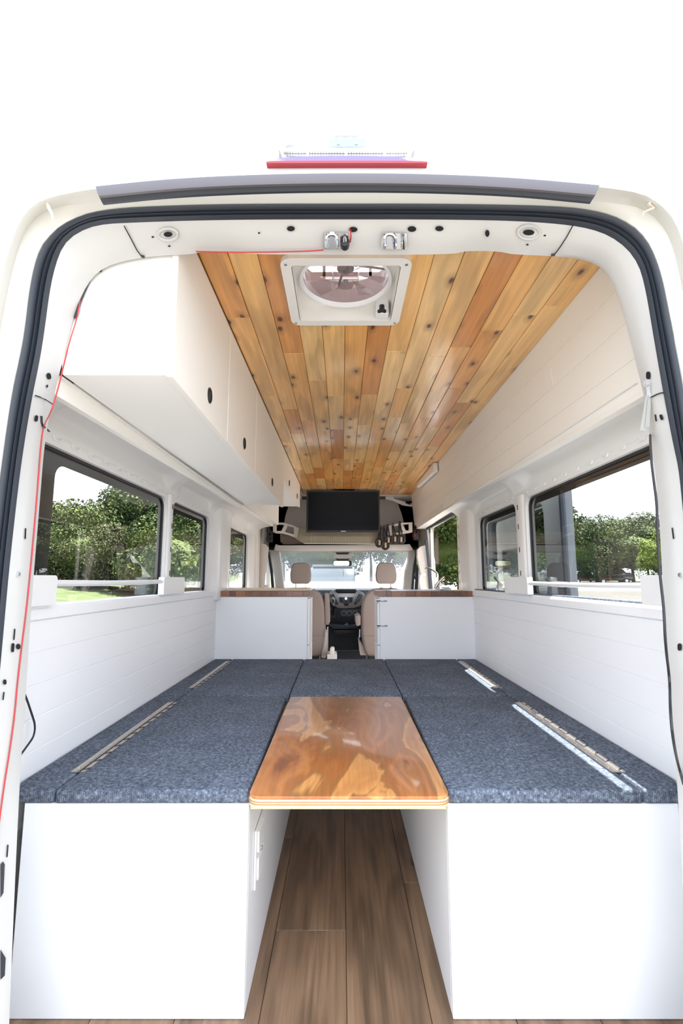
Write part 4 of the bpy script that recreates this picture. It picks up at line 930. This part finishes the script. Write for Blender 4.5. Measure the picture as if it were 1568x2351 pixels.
bm = B(); tube(bm, [onY(785, 1301, 5.81), onY(786.5, 1310, 5.81)], .002, 5); tube(bm, [onY(786, 1309, 5.81), onY(787.5, 1314, 5.81), onY(787, 1319, 5.81), onY(788, 1325, 5.81)], [.004, .012, .010, .001], 8, flat=.3); tag(obj('hanging_charm', bm, mat('pink_charm', (.72, .33, .28), .6)), 'small pink charm dangling from the rear view mirror', 'charm')
# windshield, pillars
def W(u, v):   # raked windshield plane
    return onP(u, v, (0, 6.05, 1.44), Vector((0, .5, .9)).normalized())
bm = B(); bm.faces.new([bm.verts.new(W(u, v)) for u, v in ((630, 1258), (945, 1258), (938, 1372), (640, 1372))]); tag(obj('window_6', bm, 'windshield_glass'), kind='structure')
bm = B(); P = [(616, 1262), (640, 1264), (646, 1300), (651, 1352), (655, 1380), (634, 1380), (629, 1330), (622, 1290)]; pxp(bm, P, 5.95, .12, .012); obj('front_pillar', bm, 'light_trim', cabf, smooth=True)
bm = B(); P = [(950, 1262), (936, 1264), (936, 1290), (930, 1310), (926, 1352), (925, 1380), (944, 1380), (948, 1330), (953, 1290)]; pxp(bm, P, 5.95, .12, .012); obj('front_pillar', bm, 'light_trim', cabf, smooth=True)
bm = B(); tube(bm, [onY(u, v, 5.85) for u, v in ((936, 1303), (931, 1310), (929, 1330), (932, 1334))], .012, 8); obj('grab_handle', bm, 'light_trim', cabf, smooth=True)
# seals and door edges left
for px, Y, m_, nm in (([(613, 1262), (618, 1268), (625, 1310), (629, 1360), (623, 1360), (619, 1310)], 5.75, 'rubber', 'door_rubber'),
                   ([(954, 1262), (958, 1258), (952, 1310), (949, 1360), (943, 1360), (948, 1300)], 5.75, 'rubber', 'door_rubber'),
                   ([(963, 1272), (960, 1310), (959, 1360), (951, 1360), (955, 1310)], 5.7, 'rubber', 'door_rubber')):
    bm = B(); pxp(bm, px, Y, .05, .003); obj(nm, bm, m_, cabf)
# side wall of the cab, left: B pillar trim with belt cover and front door glass beyond
bm = B(); pxp(bm, [(594, 1246), (608, 1249), (615, 1256), (612, 1290), (607, 1320), (604, 1360), (592, 1360), (592, 1310)], 5.12, .06, .006); obj('belt_cover', bm, 'beige_trim', cabf, smooth=True)
bm = B(); holed(bm, [(5.06, -.02), (6.1, -.02), (6.1, 2.02), (5.06, 2.02)], [[(5.35, 1.0), (6.02, 1.0), (5.9, 1.42), (5.35, 1.46)]], lambda a, b: (XL - .005, a, b), (-.03, 0, 0)); obj('cab_side', bm, 'light_trim', cabf)
bm = B(); holed(bm, [(5.12, -.02), (6.1, -.02), (6.1, 2.02), (5.12, 2.02)], [[(5.35, 1.0), (6.02, 1.0), (5.9, 1.42), (5.35, 1.46)]], lambda a, b: (XR + .005, a, b), (.03, 0, 0)); obj('cab_side', bm, 'light_trim', cabf)
for n_, X in ((7, XL - .02), (8, XR + .02)):
    bm = B(); bm.faces.new([bm.verts.new((X, a, b)) for a, b in ((5.3, .98), (6.05, .98), (5.92, 1.44), (5.3, 1.48))]); tag(obj('window_%d' % n_, bm, 'window_glass'), kind='structure')
bm = B(); box(bm, XL - .03, XL + .03, 4.95, 5.10, .3, 2.0, .01); obj('post', bm, 'light_trim', cabf)
# right door post, sliding door opening jamb
jb = struct_empty('door_1', (XR, 4.4, .8))
bm = B(); pxp(bm, [(957, 1262), (965, 1254), (979, 1251), (981, 1300), (984, 1360), (967, 1360), (963, 1310), (957, 1280)], 5.15, .08, .01); obj('post_trim', bm, 'light_trim', jb, smooth=True)
bm = B(); tube(bm, smoothpts([onY(u, v, 5.08) for u, v in ((969, 1356), (964, 1340), (964, 1325), (970, 1318), (975, 1322))], 1), .02, 10); obj('grab_handle', bm, 'light_trim', jb, smooth=True)
bm = B(); pxp(bm, [(975, 1240), (979, 1238), (988, 1300), (993, 1352), (985, 1352), (982, 1300)], 5.10, .03, .004); obj('seal', bm, 'rubber', jb)
bm = B(); pxp(bm, [(979, 1215), (986, 1210), (998, 1290), (1002, 1352), (994, 1352), (988, 1300)], 5.16, .03, .004); obj('jamb', bm, 'van_paint', jb)
bm = B(); pxp(bm, [(984, 1207), (990, 1206), (991, 1224), (986, 1224)], 5.13, .02, .002); obj('catch', bm, 'black_plastic', jb)
tr0, tr1 = onX(1050, 1165, .90), onX(960, 1232, .90)
bm = B(); tube(bm, [(.905, 3.80, 1.585), (.905, 5.12, 1.60)], .018, 8); tube(bm, [(.885, 3.80, 1.60), (.885, 5.12, 1.615)], .010, 8); obj('door_track', bm, 'black_plastic', jb, smooth=True)
bm = B(); box(bm, .80, .96, 3.79, 5.2, 1.60, 1.66); obj('header', bm, 'van_primer', jb)
bm = B(); box(bm, .90, .985, 3.775, 3.80, .0, 1.60, .004); obj('rear_jamb', bm, 'van_primer', jb)
for z in (1.05, 1.12, 1.2, 1.3, 1.4, 1.47, 1.53):
    bm = B(); box(bm, .902, .908, 3.770, 3.776, z - .012, z + .012); obj('slot', bm, 'dust_brown', jb)
bm = B(); box(bm, .885, .99, 3.8, 5.2, -.03, .10); obj('sill', bm, 'van_primer', jb)
# opened sliding door standing outside beside the right windows
sdr = struct_empty('door_2', (1.08, 2.9, .8))
bm = B(); holed(bm, [(2.30, -.05), (3.72, -.05), (3.72, 1.62), (2.30, 1.62)], [rrect(2.52, 3.50, .98, 1.47, .05)], lambda a, b: (1.05, a, b), (.05, 0, 0)); obj('panel', bm, mat('door_inner', (.16, .17, .18), .5), sdr)
bm = B(); bm.faces.new([bm.verts.new((1.08, a, b)) for a, b in rrect(2.5, 3.52, .96, 1.49, .05)]); obj('pane', bm, 'privacy_glass', sdr)
bm = B(); tube(bm, [(1.05, 2.30, -.04), (1.05, 2.30, 1.62)], .015, 8); obj('seal', bm, 'rubber', sdr)

# ---- seats
def seat(label, cx_, s):
    t = thing('cab_seat', label, 'seat', (cx_, 5.4, 0), 'front cab seats')
    w_ = .27; out = [(-w_ * .80, .26), (w_ * .80, .26), (w_ * .92, .34), (w_, .48), (w_ * 1.02, .66), (w_ * .98, .80), (w_ * .86, .90), (w_ * .62, .955), (w_ * .3, .97), (-w_ * .3, .97), (-w_ * .62, .955), (-w_ * .86, .90), (-w_ * .98, .80), (-w_ * 1.02, .66), (-w_, .48), (-w_ * .92, .34)]
    bm = B(); prism(bm, [(cx_ + a, 5.28 , b) for a, b in out], (0, .13, 0), .035, 4); obj('backrest', bm, 'beige_cloth', t, smooth=True, angle=60)
    bm = B(); tube(bm, [(cx_ - w_ * .96, 5.279, .475), (cx_ + w_ * .96, 5.279, .475)], .0022, 5); obj('back_seam', bm, mat('seam_brown', (.20, .16, .14), .9), t)
    bm = B(); ho = [(-.085, 0), (.085, 0), (.107, .03), (.112, .10), (.100, .18), (.080, .215), (.05, .226), (-.05, .226), (-.080, .215), (-.100, .18), (-.112, .10), (-.107, .03)]
    prism(bm, [(cx_ + a, 5.28, 1.018 + b) for a, b in ho], (0, .10, 0), .022, 4); h = obj('headrest', bm, 'beige_cloth', t, smooth=True, angle=60)
    for d in (-.052, .052):
        bm = B(); tube(bm, [(cx_ + d, 5.33, .96), (cx_ + d, 5.33, 1.03)], .006, 8); o = obj('headrest_post', bm, 'chrome', t, smooth=True)
        bm = B(); cyl(bm, (cx_ + d, 5.33, .963), (0, 0, 1), .018, .012, 12); obj('post_collar', bm, 'black_plastic', t)
    bm = B(); box(bm, cx_ - .25, cx_ + .25, 5.40, 5.85, .40, .52, .04, 4); obj('cushion', bm, 'beige_cloth', t, smooth=True)
    bm = B(); box(bm, cx_ - .20, cx_ + .20, 5.42, 5.80, .0, .39, .01); obj('pedestal', bm, 'dark_dash', t)
    return t
s1 = seat('driver seat, left beige cloth seat with its armrest folded up', -.445, 1)
s2 = seat('passenger seat, right beige cloth seat with its armrest lowered', .478, -1)
bm = B(); pxp(bm, [(744, 1362), (750, 1361), (754, 1364), (757, 1400), (757, 1428), (753, 1435), (746, 1434)], 5.28, .07, .006); obj('armrest', bm, 'beige_cloth', s1, smooth=True)
bm = B(); pxp(bm, [(815, 1416), (820, 1412), (827, 1413), (827, 1435), (820, 1438), (816, 1434)], 5.2, .35, .006); obj('armrest', bm, 'beige_cloth', s2, smooth=True)
bm = B(); pxp(bm, [(740, 1460), (747, 1450), (751, 1455), (751, 1500), (746, 1512), (736, 1510)], 5.35, .3, .01); obj('side_valance', bm, 'beige_trim', s1)
bm = B(); pxp(bm, [(823, 1470), (828, 1475), (838, 1490), (842, 1505), (826, 1505)], 5.35, .3, .01); obj('side_valance', bm, 'beige_trim', s2)
bm = B(); pxp(bm, [(750, 1440), (753, 1438), (752, 1500), (749, 1500)], 5.25, .02, .002); pxp(bm, [(824, 1445), (826, 1445), (826, 1462), (823, 1466)], 5.25, .02, .002); obj('belt_buckle', bm, 'silver_plastic', s1)
hb_ = thing('handbrake', 'pale handbrake lever beside the driver seat', 'handbrake', onY(765, 1510, 5.1))
bm = B(); pxp(bm, rrect(756.5, 767, 1487, 1504, 4), 5.15, .10, .008); obj('lever', bm, 'light_trim', hb_, smooth=True)
bm = B(); pxp(bm, [(750, 1503), (771, 1503), (773, 1514), (750, 1514)], 5.12, .25, .006); obj('gaiter', bm, 'light_trim', hb_)

# ---- dashboard
bm = B(); box(bm, -.97, 1.0, 6.98, 7.0, -.05, .95); obj('firewall', bm, 'dark_dash', cabf)
da = thing('dashboard', 'dark dashboard with silver centre stack between the cab seats', 'dashboard', (0, 6.1, .3))
bm = B(); prism(bm, [(-.92, 6.15, .2), (-.92, 6.15, .86), (-.92, 6.25, .93), (-.92, 6.9, .95), (-.92, 6.95, .2)], (1.9, 0, 0), .01); obj('dash_body', bm, 'dark_dash', da)
Yd = 6.05
def dp(px, dY, d, m_, nm, par=da, bev=.003):
    bm = B(); pxp(bm, px, Yd + dY, d, bev); return obj(nm, bm, m_, par, smooth=True)
dp([(754, 1364), (762, 1356), (770, 1352), (815, 1352), (822, 1356), (835, 1362), (838, 1370), (832, 1388), (824, 1392), (810, 1396), (790, 1397), (775, 1396), (764, 1390), (756, 1380)], 0, .12, 'silver_plastic', 'centre_bezel')
dp([(772, 1353), (814, 1353), (818, 1357), (815, 1362), (774, 1362), (768, 1357)], -.01, .03, 'black_plastic', 'display')
dp([(777, 1371), (810, 1371), (808, 1382), (800, 1386), (787, 1386), (779, 1382)], -.012, .03, mat('button_grey', (.13, .15, .18), .35), 'radio_panel')
for r_i in range(4):
    for c_i in range(4):
        u = 779 + c_i * 3.6 + (15 if c_i > 1 else 0); v = 1372.5 + r_i * 2.8
        dp([(u, v), (u + 3, v), (u + 3, v + 2), (u, v + 2)], -.016, .006, 'dark_dash', 'button', bev=0)
bm = B(); cyl(bm, onY(793.5, 1374, Yd - .012), (0, -1, 0), .015, .018, 18); obj('volume_knob', bm, 'chrome', da, smooth=True)
bm = B(); cyl(bm, onY(793.5, 1381, Yd - .012), (0, -1, 0), .011, .01, 18); obj('tune_knob', bm, 'dark_dash', da, smooth=True)
dp([(788, 1386), (800, 1386), (798, 1391), (790, 1391)], -.01, .02, 'black_plastic', 'hazard_switch')
for sgn, px in ((-1, [(756, 1366), (765, 1364), (776, 1387), (773, 1388), (766, 1385)]), (1, [(832, 1366), (823, 1364), (812, 1387), (816, 1388), (826, 1380)])):
    v_ = dp(px, -.012, .03, 'black_plastic', 'air_vent')
    for k in range(3):
        t = (k + 1) / 4; a_ = (px[0][0] + (px[1][0] - px[0][0]) * t, 1366); b_ = (px[4][0] * (1 - t) + px[2][0] * t, 1386)
        bm = B(); tube(bm, [onY(*a_, Yd - .016), onY(*b_, Yd - .016)], .0022, 5); obj('vane', bm, 'silver_plastic', v_)
dp([(752, 1396), (836, 1392), (836, 1430), (752, 1436)], .03, .1, 'dark_dash', 'lower_panel')
dp([(780, 1398), (830, 1398), (830, 1420), (780, 1420)], .01, .05, mat('panel_blue', (.035, .042, .055), .4), 'heater_panel')
for u in (788.5, 801.5, 815):
    bm = B(); c = Vector(onY(u, 1408, Yd)); cyl(bm, c, (0, -1, 0), .026, .02, 20); k_ = obj('heater_knob', bm, 'black_plastic', da, smooth=True)
    bm = B(); tube(bm, [c + Vector((.028 * math.cos(a * math.pi / 10), -.004, .028 * math.sin(a * math.pi / 10))) for a in range(21)], .002, 5, cap=False); obj('knob_ring', bm, 'silver_plastic', k_)
dp([(753, 1434), (825, 1436), (818, 1444), (765, 1444)], -.15, .25, mat('tray_blue', (.045, .06, .085), .45), 'tray')
dp([(765, 1446), (816, 1446), (812, 1460), (768, 1460)], -.12, .2, 'dark_dash', 'lower_bin')
dp([(786, 1449), (806, 1449), (806, 1456), (786, 1456)], -.125, .02, 'black_plastic', 'socket_panel')
gs = thing('gear_lever', 'silver gear lever with dark insert rising from the dashboard', 'gear lever', onY(764, 1402, 5.9))
bm = B(); pxp(bm, [(760, 1373), (764, 1371), (769, 1374), (768.5, 1382), (766.5, 1391), (763, 1391), (760.5, 1382)], 5.86, .04, .006); obj('knob', bm, 'silver_plastic', gs, smooth=True)
bm = B(); pxp(bm, [(761.5, 1376), (767, 1376), (766.5, 1384), (764, 1387), (762, 1384)], 5.855, .01, .002); obj('knob_insert', bm, 'dark_dash', gs)
bm = B(); tube(bm, [onY(764.5, 1391, 5.88), onY(763, 1410, 5.96)], [.011, .02], 10); obj('shaft', bm, 'black_plastic', gs)
bm = B(); pxp(bm, [(757, 1400), (772, 1400), (770, 1420), (757, 1420)], 5.97, .06, .006); obj('gate', bm, 'dark_dash', gs)
bm = B(); bm2 = [onY(u, v, 5.92) for u, v in ((785, 1438), (796, 1430), (800, 1436), (797, 1440))]; prism(bm, bm2, (0, .08, 0), .004); tag(obj('plastic_bag', bm, 'blue_bag'), 'crumpled blue bag lying in the dashboard tray', 'bag')
# wing mirror at the right
mr_ = thing('wing_mirror', 'dark wing mirror seen through the open sliding door', 'mirror', onY(1026, 1352, 5.6))
bm = B(); pxp(bm, [(1012, 1346), (1018, 1344), (1032, 1345), (1038, 1350), (1039, 1356), (1010, 1356)], 5.6, .1, .008); obj('shell', bm, 'van_paint', mr_, smooth=True)
bm = B(); pxp(bm, [(1013, 1348), (1030, 1348), (1035, 1352), (1036, 1356), (1012, 1356)], 5.595, .01); obj('mirror_glass', bm, 'car_glass', mr_)

# ================================================================= OUTSIDE
def crown_mesh(name, m, R0, seed, n=3600, leaf_s=.17, squash=.75):
    rr = random.Random(seed); vs_ = []; fs = []
    blobs = [(Vector((0, 0, 0)), R0 * .72)]
    for k in range(16):
        a = rr.uniform(0, 6.28); h = rr.uniform(-.55, .75); q = R0 * math.sqrt(max(.1, 1 - h * h)) * .62
        blobs.append((Vector((q * math.cos(a), q * math.sin(a), h * R0 * squash)), R0 * rr.uniform(.28, .45)))
    for k in range(n):
        c, r = blobs[rr.randrange(len(blobs))]
        d = Vector((rr.gauss(0, 1), rr.gauss(0, 1), rr.gauss(0, 1))).normalized()
        p = c + Vector((d.x, d.y, d.z * squash)) * r * rr.uniform(.82, 1.08)
        nrm = (d + Vector((rr.gauss(0, .6), rr.gauss(0, .6), rr.gauss(0, .6)))).normalized()
        a = nrm.orthogonal().normalized(); b = nrm.cross(a); t = rr.uniform(0, 6.28); a, b = a * math.cos(t) + b * math.sin(t), b * math.cos(t) - a * math.sin(t)
        s = leaf_s * rr.uniform(.6, 1.4); i = len(vs_)
        vs_ += [p - a * s, p - b * s * .6, p + a * s, p + b * s * .6]; fs.append((i, i + 1, i + 2, i + 3))
    me = bpy.data.meshes.new(name); me.from_pydata([tuple(v) for v in vs_], [], fs); me.materials.append(M[m]); return me
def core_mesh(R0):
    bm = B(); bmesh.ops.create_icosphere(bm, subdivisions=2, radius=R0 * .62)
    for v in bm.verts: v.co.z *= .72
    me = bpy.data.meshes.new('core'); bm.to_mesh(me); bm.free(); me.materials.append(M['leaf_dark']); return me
TR = {}
def tree_kind(key, m, R0, seed, n, ls, squash=.75):
    cm = crown_mesh('crown', m, R0, seed, n, ls, squash); co = core_mesh(R0)
    bm = B(); tube(bm, [(0, 0, -R0 * 1.5), (.05, 0, -R0 * .8), (0, .05, -R0 * .2)], [.10, .08, .05], 7)
    tm = bpy.data.meshes.new('trunk'); bm.to_mesh(tm); bm.free(); tm.materials.append(M['bark']); TR[key] = (cm, co, tm, R0)
tree_kind('dark', 'leaf_dark', 3.0, 1, 14000, .085); tree_kind('mid', 'leaf_mid', 3.0, 2, 14000, .085); tree_kind('bright', 'leaf_bright', 2.2, 3, 12000, .065, 1.0); tree_kind('olive', 'leaf_olive', 2.2, 4, 14000, .05, .8)
LAB = {'dark': 'dark green broad tree beyond the parking lot', 'mid': 'mid green broad tree beyond the parking lot', 'bright': 'bright yellow-green bushy tree', 'olive': 'olive green bushy shrub tree'}
def tree(key, x, y, scale, zc, where, grp):
    cm, co, tm, R0 = TR[key]
    t = thing('tree', LAB[key] + ' ' + where, 'tree', (x, y, gz(x, y)), grp); rz = random.uniform(0, 6.28)
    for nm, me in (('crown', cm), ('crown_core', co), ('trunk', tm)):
        o = bpy.data.objects.new(nm, me); COL.objects.link(o); o.parent = t; o.location = (0, 0, zc - gz(x, y)); o.scale = (scale, scale, scale); o.rotation_euler = (0, 0, rz)
# right: wood edge behind the lot
for i in range(11):
    x = 20 + i * 3.6; tree(['dark', 'mid', 'dark'][i % 3], x, 58 + (i % 2) * 3, 1.35 + .12 * (i % 3), 4.1 + .5 * (i % 2), 'seen through the right windows', 'trees right of the van')
for x, y, s_, z in ((36, 52, 1.35, 3.4), (33.5, 52, 1.0, 2.9)): tree('bright', x, y, s_, z, 'in front of the dark trees at the right', 'bright trees right of the van')
for i in range(9): x = 24 + i * 5; tree('dark', x, 66, 1.7, 5.4, 'seen through the right windows', 'trees right of the van')
# sliding door view
for x, y, s_, z in ((3.0, 15.5, .72, 3.9), (4.3, 16.2, .75, 3.2), (3.6, 17, .8, 1.9), (5.5, 18, 1.0, 3.0)): tree('bright' if x < 3.8 and z > 2 else 'mid', x, y, s_ * (1 if z > 2 else .8), z, 'seen through the open sliding door', 'trees beyond the sliding door')
# ahead
for i in range(9): x = -13 + i * 3.0; tree(['dark', 'mid', 'olive'][i % 3], x, 30 + (i % 2) * 4, 1.15, 3.0 + (i % 2), 'seen through the windshield', 'trees ahead of the van')
# left
for i in range(10): x = -7.5 - i * 1.9; tree('olive' if i % 3 else 'mid', x, 22 + (i % 2) * 1.5, .85, gz(x, 22) + 1.5 + .2 * (i % 2), 'seen through the left windows', 'shrubs left of the van')
for i in range(8): x = -9 - i * 3.0; tree(['dark', 'mid', 'dark'][i % 3], x, 28 + (i % 2) * 2, .95 + .1 * (i % 3), gz(x, 28) + 3.0 + .6 * (i % 2) - (1.7 if -19.5 < x < -14.5 else 0), 'behind the shrubs at the left', 'trees left of the van')
tree('bright', -14.8, 21, .55, 4.6, 'at the left edge of the left rear window', 'bright tree left of the van')

def make_car(label, x, y, rz, paint, L=4.4, Hc=1.42, kind='car'):
    z = gz(x, y); t = thing(kind, label, 'car' if kind == 'car' else 'pickup', (0, 0, 0))
    pm = mat('paint_' + '_'.join(label.split()[:2]), paint, .25, coat=1)
    body = [(-.5, .30), (-.5, .55), (-.47, .66), (-.30, .70), (.34, .68), (.48, .58), (.5, .35), (.5, .22), (-.5, .22)]
    cabp = [(-.36, .68), (-.24, .95), (-.08, 1.0), (.08, .97), (.24, .68)] if kind == 'car' else [(-.05, .66), (-.02, .96), (.12, 1.0), (.18, .97), (.30, .66)]
    bm = B(); prism(bm, [(-.86, a * L, b * Hc) for a, b in body], (1.72, 0, 0), .06, 2); obj('body', bm, pm, t, smooth=True)
    bm = B(); prism(bm, [(-.72, a * L, b * Hc) for a, b in cabp], (1.44, 0, 0), .05, 2); obj('cabin', bm, 'car_glass', t, smooth=True)
    a0, a1 = cabp[1][0] * L, cabp[3][0] * L
    bm = B(); box(bm, -.66, .66, a0 + .05, a1 - .05, Hc * .975, Hc * 1.01, .01); obj('roof', bm, pm, t)
    for sx in (-1, 1):
        for fy in (-.31, .31):
            bm = B(); cyl(bm, (sx * .70, fy * L, .32), (sx, 0, 0), .32, .2, 20); w_ = obj('wheel', bm, 'tyre', t, smooth=True)
            bm = B(); cyl(bm, (sx * .9, fy * L, .32), (sx, 0, 0), .19, .012, 12); obj('hubcap', bm, 'steel', w_)
    t.location = (x, y, z); t.rotation_euler = (0, 0, rz); return t
make_car('black sedan parked at the edge of the road at the right', 34.0, 62, R(82), (.012, .013, .018))
make_car('white car parked behind the black sedan', 36.5, 66.5, R(80), (.8, .8, .8), Hc=1.9)
make_car('red pickup truck seen over the right guard rail', 30.0, 60, R(80), (.20, .03, .02), Hc=1.5, kind='pickup', L=4.6)
make_car('white pickup truck left of the red pickup', 28.0, 63.5, R(85), (.75, .75, .75), Hc=1.9, kind='pickup', L=3.4)
make_car('dark red car parked on the slope at the left', -17.0, 29, R(80), (.13, .012, .03), L=4.8, Hc=1.7)
make_car('silver car parked in front of the dark red car', -14.4, 24.5, R(75), (.22, .27, .36), L=4.2, Hc=1.3)
make_car('grey van-like car added straight ahead, standing in for a windshield reflection', -.3, 17, R(0), (.12, .13, .14), L=4.6, Hc=1.9)  # added car stands in for a dark reflection in the windshield
